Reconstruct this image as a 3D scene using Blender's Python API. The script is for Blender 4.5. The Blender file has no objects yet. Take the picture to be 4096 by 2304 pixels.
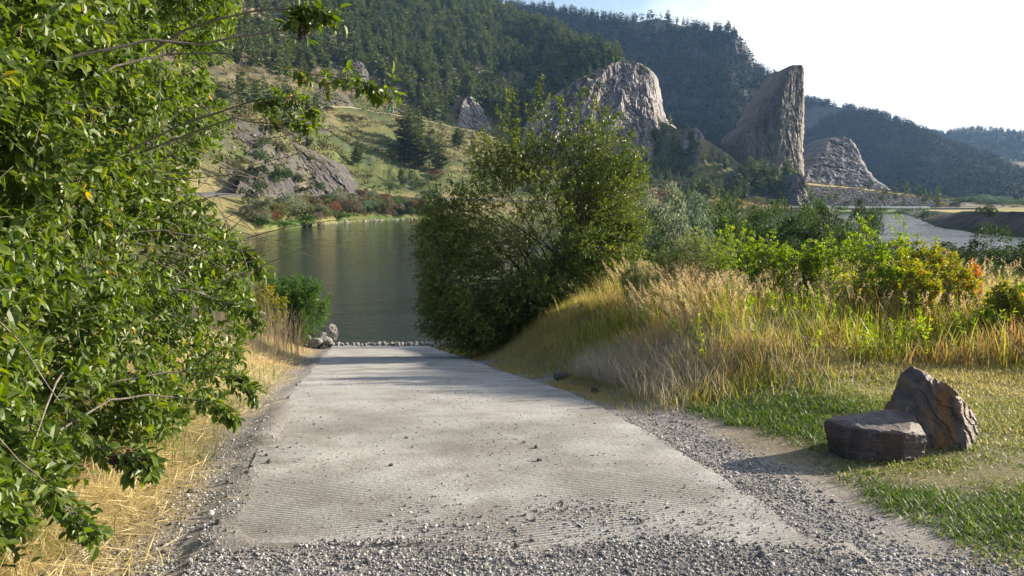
import bpy, math, random
import numpy as np
R_ = np.random.default_rng(7)
random.seed(7)
C = bpy.context.scene.collection
PI = math.pi
rad = math.radians
# ---------------------------------------------------------------- camera model
FPX, HOR = 887.0, 200.0
CAMZ = 1.88
PITCH = math.atan((288 - HOR) / FPX)
CP, SP = math.cos(PITCH), math.sin(PITCH)
WATER = -3.17

def pt(px, py, Y):
    """world point seen at picture place (px,py) (1024x576) at forward distance Y"""
    px = np.asarray(px, float); py = np.asarray(py, float); Y = np.asarray(Y, float)
    u = (px - 512) / FPX; v = (288 - py) / FPX
    dy = CP + v * SP; dz = -SP + v * CP
    t = Y / dy
    return np.stack(np.broadcast_arrays(u * t, Y, CAMZ + dz * t), -1)

def proj(p):
    p = np.asarray(p, float)
    x, y, z = p[..., 0], p[..., 1], p[..., 2] - CAMZ
    dep = y * CP - z * SP
    up = y * SP + z * CP
    dep = np.where(dep < .1, .1, dep)
    return 512 + FPX * x / dep, 288 - FPX * up / dep

def pz(Y, z):
    """picture row of height z at distance Y"""
    return proj(np.stack(np.broadcast_arrays(0. * np.asarray(Y, float), np.asarray(Y, float), np.asarray(z, float)), -1))[1]

# ---------------------------------------------------------------- noise
def _h(ix, iy, iz, s):
    h = (ix.astype(np.uint32) * np.uint32(374761393) + iy.astype(np.uint32) * np.uint32(668265263)
         + iz.astype(np.uint32) * np.uint32(2246822519) + np.uint32((s * 3266489917) & 0xffffffff))
    h = (h ^ (h >> np.uint32(13))) * np.uint32(1274126177)
    h = h ^ (h >> np.uint32(16))
    return (h & np.uint32(0xffffff)).astype(float) / 0xffffff

def vn(p, s=0):
    p = np.asarray(p, float)
    f = np.floor(p); t = p - f; t = t * t * (3 - 2 * t)
    i = f.astype(np.int64)
    x, y, z = i[..., 0], i[..., 1], i[..., 2]
    r = 0
    for a in (0, 1):
        wx = t[..., 0] if a else 1 - t[..., 0]
        for b in (0, 1):
            wy = t[..., 1] if b else 1 - t[..., 1]
            for c in (0, 1):
                wz = t[..., 2] if c else 1 - t[..., 2]
                r = r + wx * wy * wz * _h(x + a, y + b, z + c, s)
    return r * 2 - 1

def fbm(p, s=0, o=4, g=.5):
    p = np.asarray(p, float); a = 1; r = 0; n = 0
    for k in range(o):
        r = r + a * vn(p * (2.03 ** k) + 17.3 * k, s + k); n += a; a *= g
    return r / n

def ridged(p, s=0, o=4, g=.55):
    p = np.asarray(p, float); a = 1; r = 0; n = 0
    for k in range(o):
        r = r + a * (1 - 2 * np.abs(vn(p * (2.1 ** k) + 9.7 * k, s + k))); n += a; a *= g
    return r / n

def v3(x, y, z=0.):
    return np.stack(np.broadcast_arrays(np.asarray(x, float), np.asarray(y, float), np.asarray(z, float)), -1)

def sstep(a, b, x):
    t = np.clip((x - a) / (b - a), 0, 1); return t * t * (3 - 2 * t)

def unit(v):
    return v / np.maximum(np.linalg.norm(v, axis=-1, keepdims=True), 1e-9)

# ---------------------------------------------------------------- objects
def mk(name, V, F, mat, parent=None, origin=None, attrs=None, smooth=False, mi=None, data_only=False):
    """one mesh object; F: list of (n,k) int arrays"""
    V = np.asarray(V, float)
    o = np.zeros(3) if origin is None else np.asarray(origin, float)
    if not isinstance(F, list): F = [F]
    F = [np.asarray(f) for f in F if len(f)]
    me = bpy.data.meshes.new(name)
    me.vertices.add(len(V)); me.vertices.foreach_set('co', (V - o).astype(np.float32).ravel())
    nl = sum(f.size for f in F); nf = sum(len(f) for f in F)
    me.loops.add(nl); me.loops.foreach_set('vertex_index', np.concatenate([f.ravel() for f in F]).astype(np.int32))
    tot = np.concatenate([np.full(len(f), f.shape[1]) for f in F])
    me.polygons.add(nf)
    me.polygons.foreach_set('loop_start', (np.cumsum(tot) - tot).astype(np.int32))
    me.polygons.foreach_set('use_smooth', np.full(nf, smooth))
    mats = mat if isinstance(mat, list) else [mat]
    for m in mats: me.materials.append(m)
    if mi is not None: me.polygons.foreach_set('material_index', np.asarray(mi, np.int32))
    me.update(calc_edges=True)
    for k, a in (attrs or {}).items():
        a = np.asarray(a, np.float32)
        if a.ndim == 1:
            at = me.attributes.new(k, 'FLOAT', 'POINT'); at.data.foreach_set('value', a)
        else:
            if a.shape[1] == 3: a = np.concatenate([a, np.ones((len(a), 1), np.float32)], 1)
            at = me.attributes.new(k, 'FLOAT_COLOR', 'POINT'); at.data.foreach_set('color', a.ravel())
    if data_only: return me
    ob = bpy.data.objects.new(name, me); C.objects.link(ob)
    if parent is not None: ob.parent = parent
    else: ob.location = o
    return ob

def tag(o, label=None, cat=None, group=None, kind=None):
    if label: o['label'] = label
    if cat: o['category'] = cat
    if group: o['group'] = group
    if kind: o['kind'] = kind
    return o

def empty(name, loc, label, cat, group=None):
    o = bpy.data.objects.new(name, None); C.objects.link(o)
    o.location = tuple(float(q) for q in loc); o.empty_display_size = .2
    return tag(o, label, cat, group)

def frames(d, up, L, W, T=None):
    """columns = local x (along d, scaled L), y (scaled W), z (scaled T)"""
    X = unit(d); Y = unit(np.cross(up, X)); Z = np.cross(X, Y)
    T = L if T is None else T
    return np.stack([X * np.asarray(L)[..., None], Y * np.asarray(W)[..., None], Z * np.asarray(T)[..., None]], -1)

def scat(tv, tf, M, P, rnd=None):
    """instances of a template baked in numpy -> V, F, rnd"""
    tv = np.asarray(tv, float); n = len(P); k = len(tv)
    V = np.einsum('nij,kj->nki', M, tv) + P[:, None, :]
    F = (np.asarray(tf)[None] + (np.arange(n) * k)[:, None, None]).reshape(-1, np.asarray(tf).shape[1])
    r = np.repeat(R_.random(n) if rnd is None else rnd, k)
    return V.reshape(-1, 3), F, r

def join(parts):
    V = []; F = {}; A = []; o = 0
    for v, f, a in parts:
        V.append(v); A.append(a)
        for ff in (f if isinstance(f, list) else [f]):
            F.setdefault(ff.shape[1], []).append(ff + o)
        o += len(v)
    return np.concatenate(V), [np.concatenate(x) for x in F.values()], np.concatenate(A)

def tubes(P, Rr, sides=4):
    """P (N,K,3) polylines, Rr (N,K) radii"""
    P = np.asarray(P, float); N, K, _ = P.shape
    T = np.gradient(P, axis=1); T = unit(T)
    ref = np.where(np.abs(T[..., 2:3]) > .9, np.array([1., 0, 0]), np.array([0, 0, 1.]))
    A = unit(np.cross(T, ref)); B = np.cross(T, A)
    an = np.arange(sides) * 2 * PI / sides
    V = P[:, :, None] + Rr[:, :, None, None] * (np.cos(an)[:, None] * A[:, :, None] + np.sin(an)[:, None] * B[:, :, None])
    idx = np.arange(N * K * sides).reshape(N, K, sides)
    a = idx[:, :-1]; b = idx[:, 1:]
    F = np.stack([a, np.roll(a, -1, 2), np.roll(b, -1, 2), b], -1).reshape(-1, 4)
    return V.reshape(-1, 3), F, np.repeat(R_.random(N), K * sides)

# templates
LEAF_V = np.array([[0, 0, 0], [.3, 0, -.03], [.68, 0, -.06], [1, 0, -.16],
                   [.28, .48, .10], [.66, .42, .05], [.28, -.48, .10], [.66, -.42, .05]])
LEAF_F = np.array([[0, 1, 4], [1, 5, 4], [1, 2, 5], [2, 3, 5], [0, 6, 1], [1, 6, 7], [1, 7, 2], [2, 7, 3]])
KITE_V = np.array([[0, 0, 0], [.45, .5, .12], [1, 0, 0], [.45, -.5, .12]])
KITE_F = np.array([[0, 2, 1], [0, 3, 2]])
def blade_t(bend, segs=3):
    v = []; f = []
    for i in range(segs):
        t = i / segs; w = .5 * (1 - t * .55)
        x = bend * t * t; z = t - .3 * bend * bend * t * t
        v += [[x, -w, z], [x, w, z]]
    v.append([bend, 0, 1 - .3 * bend * bend])
    for i in range(segs - 1): f += [[2 * i, 2 * i + 1, 2 * i + 3], [2 * i, 2 * i + 3, 2 * i + 2]]
    f.append([2 * segs - 2, 2 * segs - 1, 2 * segs])
    return np.array(v), np.array(f)

def ico(n=1):
    import bmesh
    bm = bmesh.new(); bmesh.ops.create_icosphere(bm, subdivisions=n, radius=1)
    v = np.array([x.co[:] for x in bm.verts]); f = np.array([[q.index for q in p.verts] for p in bm.faces]); bm.free()
    return v, f
ICO1 = ico(1); ICO2 = ico(2)

def blades(P, H, W, bend, lean, yaw=None, segs=3, rnd=None):
    """grass blades at P: heights H, widths W, leaning"""
    n = len(P)
    tv, tf = blade_t(bend, segs)
    yaw = R_.random(n) * 2 * PI if yaw is None else yaw
    ln = lean * (R_.random(n) * 1.4)
    side = v3(-np.sin(yaw), np.cos(yaw)); fw = v3(np.cos(yaw), np.sin(yaw))
    up = unit(v3(0, 0, 1) + fw * ln[:, None])
    X = np.cross(side, up)
    M = np.stack([X * H[:, None], side * W[:, None], up * H[:, None]], -1)
    return scat(tv, tf, M, P, rnd)

# ---------------------------------------------------------------- materials
def newmat(name):
    m = bpy.data.materials.new(name); m.use_nodes = True
    nt = m.node_tree; nt.nodes.clear()
    out = nt.nodes.new('ShaderNodeOutputMaterial')
    return m, nt, out
def N(nt, t, **kw):
    n = nt.nodes.new('ShaderNode' + t)
    for k, v in kw.items():
        if k in n.inputs: n.inputs[k].default_value = v
        else: setattr(n, k, v)
    return n
def ramp(nt, cols, src, interp='LINEAR'):
    r = nt.nodes.new('ShaderNodeValToRGB'); r.color_ramp.interpolation = interp
    e = r.color_ramp.elements
    while len(e) < len(cols): e.new(.5)
    for i, (p, c) in enumerate(cols):
        e[i].position = p; e[i].color = (*c, 1)
    nt.links.new(src, r.inputs[0]); return r.outputs[0]
def bump(nt, h, strength, dist):
    b = N(nt, 'Bump', Strength=strength, Distance=dist); nt.links.new(h, b.inputs['Height']); return b.outputs[0]
def mixc(nt, a, b, fac, mode='MIX'):
    m = nt.nodes.new('ShaderNodeMix'); m.data_type = 'RGBA'; m.blend_type = mode
    for s, q in ((m.inputs[6], a), (m.inputs[7], b), (m.inputs[0], fac)):
        if isinstance(q, (int, float)): s.default_value = q
        elif isinstance(q, tuple): s.default_value = (*q, 1)
        else: nt.links.new(q, s)
    return m.outputs[2]
def gray(nt, v):
    return v

def leafmat(name, cols, rough=.5, trans=.35, spec=.4, tcol=None):
    """cols: ramp over the per-leaf random attribute"""
    m, nt, out = newmat(name)
    at = N(nt, 'Attribute', attribute_name='rnd')
    c = ramp(nt, cols, at.outputs['Fac'])
    pb = N(nt, 'BsdfPrincipled', Roughness=rough); pb.inputs['Specular IOR Level'].default_value = spec
    nt.links.new(c, pb.inputs['Base Color'])
    if trans > 0:
        tr = N(nt, 'BsdfTranslucent')
        hs = N(nt, 'HueSaturation', Saturation=1.15, Value=1.5); nt.links.new(c, hs.inputs['Color'])
        nt.links.new(hs.outputs[0], tr.inputs['Color'])
        mx = N(nt, 'MixShader', Fac=trans)
        nt.links.new(pb.outputs[0], mx.inputs[1]); nt.links.new(tr.outputs[0], mx.inputs[2])
        nt.links.new(mx.outputs[0], out.inputs[0])
    else: nt.links.new(pb.outputs[0], out.inputs[0])
    return m

def surfmat(name, c1, c2, scale, bscale=None, bstr=.5, bdist=.05, rough=.85, c3=None, stretch=(1, 1, 1), attr=None, spec=.3):
    """noise-mottled surface; attr: vertex colour that replaces c1/c2 mean"""
    m, nt, out = newmat(name)
    tc = N(nt, 'TexCoord'); mp = N(nt, 'Mapping'); mp.inputs['Scale'].default_value = stretch
    nt.links.new(tc.outputs['Object'], mp.inputs[0])
    no = N(nt, 'TexNoise', Scale=scale, Detail=8., Roughness=.62); nt.links.new(mp.outputs[0], no.inputs['Vector'])
    if attr:
        at = N(nt, 'Attribute', attribute_name=attr)
        k = ramp(nt, [(.3, c1), (.7, c2)], no.outputs[0])
        col = mixc(nt, at.outputs['Color'], k, 1.0, 'MULTIPLY')
    else:
        cols = [(.3, c1), (.68, c2)]
        if c3: cols = [(.28, c1), (.5, c2), (.72, c3)]
        col = ramp(nt, cols, no.outputs[0])
    n2 = N(nt, 'TexNoise', Scale=bscale or scale * 3, Detail=9., Roughness=.65); nt.links.new(mp.outputs[0], n2.inputs['Vector'])
    pb = N(nt, 'BsdfPrincipled', Roughness=rough); pb.inputs['Specular IOR Level'].default_value = spec
    nt.links.new(col, pb.inputs['Base Color'])
    nt.links.new(bump(nt, n2.outputs[0], bstr, bdist), pb.inputs['Normal'])
    nt.links.new(pb.outputs[0], out.inputs[0])
    return m
# ================================================================ camera, sky, sun, air
sc = bpy.context.scene
cam = bpy.data.objects.new('camera', bpy.data.cameras.new('camera')); C.objects.link(cam)
cam.location = (0, 0, CAMZ); cam.rotation_euler = (PI / 2 - PITCH, 0, 0)
cam.data.sensor_width = 36; cam.data.lens = FPX / 1024 * 36
cam.data.clip_start = .05; cam.data.clip_end = 9000
sc.camera = cam
SUN_EL, SUN_FW = 17.5, 24.0      # elevation; degrees forward of due right
L_ = np.array([math.cos(rad(SUN_EL)) * math.cos(rad(SUN_FW)), math.cos(rad(SUN_EL)) * math.sin(rad(SUN_FW)), math.sin(rad(SUN_EL))])
sd = bpy.data.lights.new('sun', 'SUN'); sd.energy = 5.0; sd.angle = rad(.55); sd.color = (1, .88, .68)
so = bpy.data.objects.new('sun', sd); C.objects.link(so)
from mathutils import Vector
so.rotation_euler = Vector(L_.tolist()).to_track_quat('Z', 'Y').to_euler()
w = bpy.data.worlds.new('World'); sc.world = w; w.use_nodes = True
nt = w.node_tree; nt.nodes.clear()
wo = nt.nodes.new('ShaderNodeOutputWorld'); bg = nt.nodes.new('ShaderNodeBackground')
sky = nt.nodes.new('ShaderNodeTexSky'); sky.sky_type = 'NISHITA'; sky.sun_disc = False
sky.sun_elevation = rad(SUN_EL); sky.sun_rotation = rad(90 - SUN_FW)
sky.air_density = 1.0; sky.dust_density = 1.5; sky.ozone_density = 1.2
tc = nt.nodes.new('ShaderNodeTexCoord')
mp = nt.nodes.new('ShaderNodeMapping'); mp.inputs['Scale'].default_value = (1, 1, 2.6)
nt.links.new(tc.outputs['Generated'], mp.inputs[0])
no = N(nt, 'TexNoise', Scale=2.2, Detail=7., Roughness=.55, Distortion=.4); nt.links.new(mp.outputs[0], no.inputs['Vector'])
# thin cloud veil, thickest toward the sun on the right
sx = nt.nodes.new('ShaderNodeSeparateXYZ'); nt.links.new(tc.outputs['Generated'], sx.inputs[0])
ma = nt.nodes.new('ShaderNodeMath'); ma.operation = 'MULTIPLY_ADD'; nt.links.new(sx.outputs[0], ma.inputs[0]); ma.inputs[1].default_value = 1.5
nt.links.new(no.outputs[0], ma.inputs[2])
ms = nt.nodes.new('ShaderNodeMath'); ms.operation = 'MULTIPLY_ADD'; nt.links.new(sx.outputs[2], ms.inputs[0]); ms.inputs[1].default_value = -.55; nt.links.new(ma.outputs[0], ms.inputs[2])
cr = ramp(nt, [(.56, (0, 0, 0)), (.84, (1, 1, 1))], ms.outputs[0])
mx = mixc(nt, sky.outputs[0], (7.6, 7.8, 8.1), cr)
nt.links.new(mx, bg.inputs[0]); bg.inputs[1].default_value = .062
nt.links.new(bg.outputs[0], wo.inputs[0])
sc.view_settings.view_transform = 'Standard'; sc.view_settings.look = 'None'; sc.view_settings.gamma = 1
sc.view_settings.exposure = 1.66
sc.render.engine = 'CYCLES'
cy = sc.cycles
cy.use_denoising = True; cy.denoising_prefilter = 'ACCURATE'; cy.denoising_input_passes = 'RGB_ALBEDO_NORMAL'
cy.max_bounces = 6; cy.diffuse_bounces = 3; cy.glossy_bounces = 2; cy.transmission_bounces = 3; cy.volume_bounces = 0
cy.transparent_max_bounces = 4; cy.caustics_reflective = False; cy.caustics_refractive = False
cy.sample_clamp_indirect = 4
def haze():
    V = np.array([[x, y, z] for z in (-9, 330) for y in (-120, 2100) for x in (-1300, 1700)], float)
    F = np.array([[0, 2, 3, 1], [4, 5, 7, 6], [0, 1, 5, 4], [2, 6, 7, 3], [0, 4, 6, 2], [1, 3, 7, 5]])
    m, nt, out = newmat('haze_air')
    pv = nt.nodes.new('ShaderNodeVolumePrincipled')
    pv.inputs['Color'].default_value = (.30, .54, 1.0, 1); pv.inputs['Density'].default_value = .00008
    pv.inputs['Anisotropy'].default_value = .25
    nt.links.new(pv.outputs[0], out.inputs['Volume'])
    tag(mk('haze', V, F, m), kind='stuff')
# ================================================================ far terrain
class Surf:
    """terrain sheet from control columns; each column is a list of (Y, row-in-picture)"""
    def __init__(s, cols, dens, step=1.5, rough=(1., .02), seed=1, extra=None, smooth_to=None):
        px = np.arange(cols[0][0], cols[-1][0] + .1, step)
        K = len(cols[0][1])
        cx = [c[0] for c in cols]
        Yk = np.array([[c[1][k][0] for c in cols] for k in range(K)], float)
        Pk = np.array([[c[1][k][1] for c in cols] for k in range(K)], float)
        Zk = np.zeros_like(Yk)
        for k in range(K): Zk[k] = pt(0 * Yk[k], Pk[k], Yk[k])[:, 2]
        Yc = np.array([np.interp(px, cx, Yk[k]) for k in range(K)])
        Zc = np.array([np.interp(px, cx, Zk[k]) for k in range(K)])
        if smooth_to is not None:
            kw = 61; ker = np.hanning(kw); ker /= ker.sum(); m = sstep(smooth_to + 20, smooth_to - 60, px)
            for arr in (Yc, Zc):
                for k in range(K):
                    sm = np.convolve(np.pad(arr[k], kw // 2, mode='edge'), ker, 'valid'); arr[k] = arr[k] * (1 - m) + sm * m
        t = np.concatenate([k + np.arange(dens[k]) / dens[k] for k in range(K - 1)] + [[K - 1]])
        i = np.minimum(t.astype(int), K - 2); f = (t - i)[:, None]
        Y = Yc[i] * (1 - f) + Yc[i + 1] * f; Z = Zc[i] * (1 - f) + Zc[i + 1] * f
        X = np.broadcast_to((px - 512) / FPX, Y.shape) * (Y * CP - (Z - CAMZ) * SP)
        s.t = t; s.K = K; s.px = px
        amp = rough[0] + 0 * Y
        damp = np.clip(np.abs(t - 2.5) - .6, 0, 1)[:, None] * np.clip((K - 1 - t), 0, 1)[:, None] if extra is None else extra(t)[:, None]
        P = np.stack([X, Y, Z], -1)
        n = ridged(P * rough[1], seed, 5) * 1.2 + fbm(P * rough[1] * 4, seed + 9, 4) * .6
        # displace along the view-facing slope normal (approx up and toward the river)
        P[..., 2] += n * amp * damp
        P[..., 1] -= fbm(P * rough[1] * 1.7, seed + 21, 4) * amp * damp * 1.5
        s.P = P; s.qx, s.qy = proj(P)
    def mesh(s, name, mat, col):
        h, w_, _ = s.P.shape
        idx = np.arange(h * w_).reshape(h, w_)
        F = np.stack([idx[:-1, :-1], idx[:-1, 1:], idx[1:, 1:], idx[1:, :-1]], -1).reshape(-1, 4)
        o = mk(name, s.P.reshape(-1, 3), F, mat, attrs={'col': col.reshape(-1, 3)}, smooth=True)
        return tag(o, kind='structure')
    def hit(s, px, py):
        j = int(np.clip(np.searchsorted(s.px, px), 0, len(s.px) - 1))
        q = s.qy[:, j]
        k = np.argmax((q <= py) & (s.t > .8))
        return s.P[k, j].copy()
    def hits(s, pxs, pys): return np.array([s.hit(a, b) for a, b in zip(pxs, pys)])
    def sample(s, n, w_):
        """n random points, density ~ world area * weight(px,py,t)"""
        P = s.P
        a = P[:-1, 1:] - P[:-1, :-1]; b = P[1:, :-1] - P[:-1, :-1]
        A = np.linalg.norm(np.cross(a, b), axis=-1) * w_[:-1, :-1]
        c = np.cumsum(A.ravel()); k = np.searchsorted(c, R_.random(n) * c[-1])
        i, j = np.divmod(k, A.shape[1])
        u = R_.random(n)[:, None]; v = R_.random(n)[:, None]
        return P[i, j] + a[i, j] * u + b[i, j] * v, i, j

def inpoly(x, y, poly):
    r = np.zeros(np.shape(x), bool); n = len(poly)
    for i in range(n):
        x1, y1 = poly[i]; x2, y2 = poly[i - 1]
        c = ((y1 > y) != (y2 > y)) & (x < (x2 - x1) * (y - y1) / ((y2 - y1) + 1e-9) + x1)
        r ^= c
    return r

def shoreY(px):
    return np.interp(px, [-250, 100, 200, 260, 300, 360, 410, 500, 600, 700, 800, 930], [95, 108, 122, 140, 166, 213, 236, 262, 290, 305, 315, 322])

def colA(px, k):
    ys = float(shoreY(px))
    return (px, [(ys - 14, float(pz(ys - 14, -6.))), (ys, float(pz(ys, WATER - .15))), (ys + 2, float(pz(ys + 2, WATER + .8)))] + k)
A = Surf([
    colA(-250, [(110, 196), (118, 195), (150, 100), (200, 30), (215, 27), (300, -80), (450, -220), (520, -190), (900, 100)]),
    colA(100, [(128, 196), (136, 195), (165, 125), (225, 75), (240, 73), (330, -20), (500, -150), (600, -120), (900, 100)]),
    colA(200, [(145, 196.5), (153, 195), (185, 120), (260, 90), (275, 88), (380, 20), (560, -110), (640, -90), (950, 100)]),
    colA(260, [(163, 196.5), (171, 195.3), (203, 128), (290, 97), (305, 95), (420, 40), (610, -80), (700, -60), (1000, 100)]),
    colA(300, [(190, 197), (198, 196), (230, 150), (325, 106), (340, 105), (460, 50), (650, -60), (740, -40), (1000, 100)]),
    colA(350, [(228, 198), (236, 197), (262, 177), (355, 109), (370, 108), (490, 55), (690, -42), (780, -25), (1000, 100)]),
    colA(410, [(254, 199.5), (262, 198.7), (285, 186), (375, 119), (392, 118), (530, 60), (730, -18), (820, 0), (1000, 100)]),
    colA(480, [(275, 201), (283, 200), (305, 190), (400, 133), (415, 132), (560, 65), (770, 7), (850, 20), (1000, 100)]),
    colA(530, [(285, 203), (293, 202), (312, 195), (410, 146), (425, 145), (540, 85), (680, 29), (750, 45), (950, 110)]),
    colA(580, [(292, 205), (300, 204), (320, 198), (420, 158), (432, 156), (500, 100), (590, 50), (650, 65), (900, 120)]),
    colA(622, [(298, 206), (306, 205), (325, 200), (420, 165), (430, 163), (470, 100), (500, 66), (560, 85), (900, 130)]),
    colA(662, [(303, 207), (311, 206), (330, 203), (395, 174), (405, 170), (435, 140), (455, 124), (520, 140), (880, 150)]),
    colA(694, [(307, 208), (315, 207.5), (332, 205), (370, 187), (380, 180), (405, 152), (430, 134), (500, 150), (800, 170)]),
    colA(730, [(311, 208.5), (319, 208), (336, 206), (362, 194), (370, 189), (390, 172), (412, 158), (470, 170), (700, 185)]),
    colA(765, [(315, 209), (323, 208.5), (338, 207), (352, 202), (360, 199), (375, 192), (392, 183), (440, 190), (600, 195)]),
    colA(792, [(318, 209), (326, 208.8), (340, 208), (352, 206), (358, 205), (370, 203), (385, 200), (430, 203), (600, 204)]),
    colA(840, [(322, 209), (330, 208.8), (344, 208.5), (352, 208), (360, 207.6), (370, 207.4), (385, 207), (430, 208), (600, 209)]),
], [3, 6, 14, 3, 14, 50, 6, 70, 70, 8, 8], step=1.5, rough=(3.2, .03), seed=3, smooth_to=270,
    extra=lambda t: np.interp(t, [0, 2, 2.9, 3, 4, 4.15, 4.6, 5, 6, 7, 7.4, 8.6, 9, 11], [0, .05, .08, 0, 0, .1, .6, .8, .25, .2, 1.1, 1.3, .5, 1]))

def lerp3(a, b, f): return np.asarray(a) * (1 - f[..., None]) + np.asarray(b) * f[..., None]
def colour_A(S):
    x, y = S.qx, S.qy; P = S.P; t = np.broadcast_to(S.t[:, None], x.shape)
    n1 = fbm(P * .03, 41, 4); n2 = fbm(P * .15, 42, 4)
    dry = np.array([.150, .135, .060]); grn = np.array([.058, .080, .024]); rock = np.array([.072, .067, .070]); dirt = np.array([.17, .14, .11])
    g = np.clip(.58 + n1 * 1.3 + .7 * n2, 0, 1)
    # damp green strip beside the fir clump and above the upper bench
    g = np.maximum(g, np.exp(-((x - 405) / 38) ** 2 - ((y - 150) / 30) ** 2) * 1.0 * (n2 > -.35))
    c = lerp3(dry, grn, g)
    # dry band along the roads
    c = lerp3(c, [.21, .18, .09], sstep(3.6, 4.05, t) * sstep(4.5, 4.1, t) * .8)
    c = lerp3(c, [.20, .17, .085], sstep(2.0, 2.6, t) * sstep(3.3, 3.0, t) * np.clip(.6 + n2, 0, 1))
    # rock where steep or where outcrops break through
    r = sstep(.1, .35, n2 + n1 * .5) * np.where(t > 7, .35, .25)
    low = inpoly(x, y, [(180, 120), (262, 128), (300, 150), (352, 180), (352, 196), (180, 196)])
    r = np.where(low, np.maximum(r, sstep(-.25, .1, n2)), r)
    up = inpoly(x, y, [(150, 90), (300, 96), (330, 108), (345, 128), (300, 140), (262, 128), (150, 118)])
    r = np.where(up, np.maximum(r, sstep(-.1, .15, n2 + .3 * n1)), r)
    spur = inpoly(x, y, [(640, 130), (700, 128), (800, 200), (790, 209), (640, 204), (600, 190)])
    r = np.where(spur, np.maximum(r, sstep(-.1, .25, n2) * .9), r)
    c = lerp3(c, rock, r)
    # forest floor: duff and dry needles
    fl = (t > 7.15) & ~spur
    c = np.where(fl[..., None], lerp3([.085, .080, .050], [.16, .13, .09], np.clip(.3 + n2 * 1.2, 0, 1)), c)
    c = np.where((spur & (y > 188) & (t > 4.2))[..., None], lerp3([.26, .15, .075], [.27, .23, .12], np.clip(.5 + n2 * 2, 0, 1)), c)
    # shore: lush strip at the water, stones
    c = lerp3(c, [.05, .085, .022], sstep(2.15, 2.0, t) * sstep(.9, 1.1, t) * np.clip(.5 + 2 * n2, 0, .9))
    c = np.where((t < 1.05)[..., None], dirt * .6, c)
    return c
M_TER = surfmat('hill_soil_and_grass', (.72, .72, .72), (1.3, 1.28, 1.22), .35, 1.1, .6, .5, .95, attr='col', spec=.1)
A.mesh('hills', M_TER, colour_A(A))

# dark mountain behind
skyB = ([380, 440, 484, 526, 565, 599, 627, 640, 658, 674, 689, 708, 732, 738, 746, 749, 751, 769, 776, 790, 801],
        [0, 0, 2, 7, 15, 19, 23, 23, 19, 25, 29, 32, 33, 41, 50, 58, 68, 77, 82, 90, 97])
def colB(px):
    y = float(np.interp(px, *skyB)); m = np.interp(px, [380, 900], [1300, 800])
    return (px, [(455, 210), (m - 330, 201), (m - 215, y + (195 - y) * .62), (m - 100, y + (195 - y) * .3), (m, y), (m + 60, y + 6), (m + 700, 150)])
B = Surf([colB(p) for p in skyB[0]], [3, 25, 40, 50, 6, 6], step=1.5, rough=(9., .012), seed=5,
         extra=lambda t: np.interp(t, [0, 1, 2, 3, 3.8, 4, 6], [0, .8, 1.5, 1.3, .7, .25, 1]))
def colour_B(S):
    P = S.P; n1 = fbm(P * .012, 51, 5); n2 = fbm(P * .06, 52, 4)
    c = lerp3([.045, .055, .036], [.085, .078, .075], sstep(-.2, .25, n1 + .4 * n2))
    bare = np.exp(-((S.qx - 660) / 40) ** 2 - ((S.qy - 30) / 12) ** 2)
    c = lerp3(c, [.17, .14, .10], np.clip(bare, 0, .9))
    pale = sstep(.25, .5, n1) * .15
    return lerp3(c, [.17, .15, .15], pale)
B.mesh('hills', M_TER, colour_B(B))

# right-hand ridge and the farther hill
skyD = ([770, 790, 805, 833, 860, 881, 909, 936, 960, 985, 1007, 1024, 1100, 1250], [100, 100, 101, 107, 113, 117, 128, 139, 150, 160, 170, 177, 196, 206])
def colD(px):
    y = float(np.interp(px, *skyD)); m = np.interp(px, [770, 1024, 1250], [1280, 860, 700])
    ty = float(np.interp(px, [770, 805, 870, 940, 1024, 1250], [182, 184, 190, 200, 205, 207])); tY = np.interp(px, [770, 870, 940, 1024, 1250], [385, 410, 430, 440, 430])
    s0 = 322.
    k = [(s0 - 12, float(pz(s0 - 12, -6.))), (s0, float(pz(s0, WATER - .2))), (s0 + 2, float(pz(s0 + 2, WATER + .8))), (332, 209.3), (341, 208.8), (348, 208), (tY, ty), (tY + 14, ty - .8),
         (max(tY + 60, m - 300), 203), (m - 130, y + (203 - y) * .45), (m, y), (m + 40, y + 4), (m + 500, 190)]
    return (px, k)
D = Surf([colD(p) for p in skyD[0]], [3, 5, 8, 3, 3, 24, 4, 8, 50, 50, 4, 5], step=1.5, rough=(7., .014), seed=8,
         extra=lambda t: np.interp(t, [0, 5, 5.5, 6, 7, 8, 9, 9.7, 10, 12], [0, 0, .15, .08, .05, .5, 1.2, .6, .25, 1]))
def colour_D(S):
    P = S.P; t = np.broadcast_to(S.t[:, None], S.qx.shape)
    n1 = fbm(P * .012, 61, 5); n2 = fbm(P * .07, 62, 4)
    c = lerp3([.050, .060, .042], [.11, .10, .09], sstep(-.2, .3, n1 + .3 * n2))
    tal = lerp3([.085, .076, .082], [.20, .17, .08], sstep(.15, .4, n2 + .5 * n1))
    c = np.where((t < 6.0)[..., None], tal, c)
    c = np.where(((t >= 5.93) & (t <= 7.1))[..., None], np.array([.30, .26, .12]), c)
    c = np.where(((t >= 2.2) & (t <= 5.05))[..., None], np.array([.24, .21, .10]), c)
    c = lerp3(c, [.10, .17, .05], sstep(2.6, 2.0, t) * sstep(.9, 1.1, t))
    lit_crest = (t > 9.8) & (t < 10.1) & (S.qx > 930)  # paler tone here paints sunlight along the ridge line
    return np.where(lit_crest[..., None], np.array([.28, .23, .15]), c)
D.mesh('hills', M_TER, colour_D(D))
skyF = ([880, 909, 940, 957, 978, 998, 1024, 1100, 1300], [131, 130, 134.5, 132, 130, 130.5, 134, 142, 160])
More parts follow.
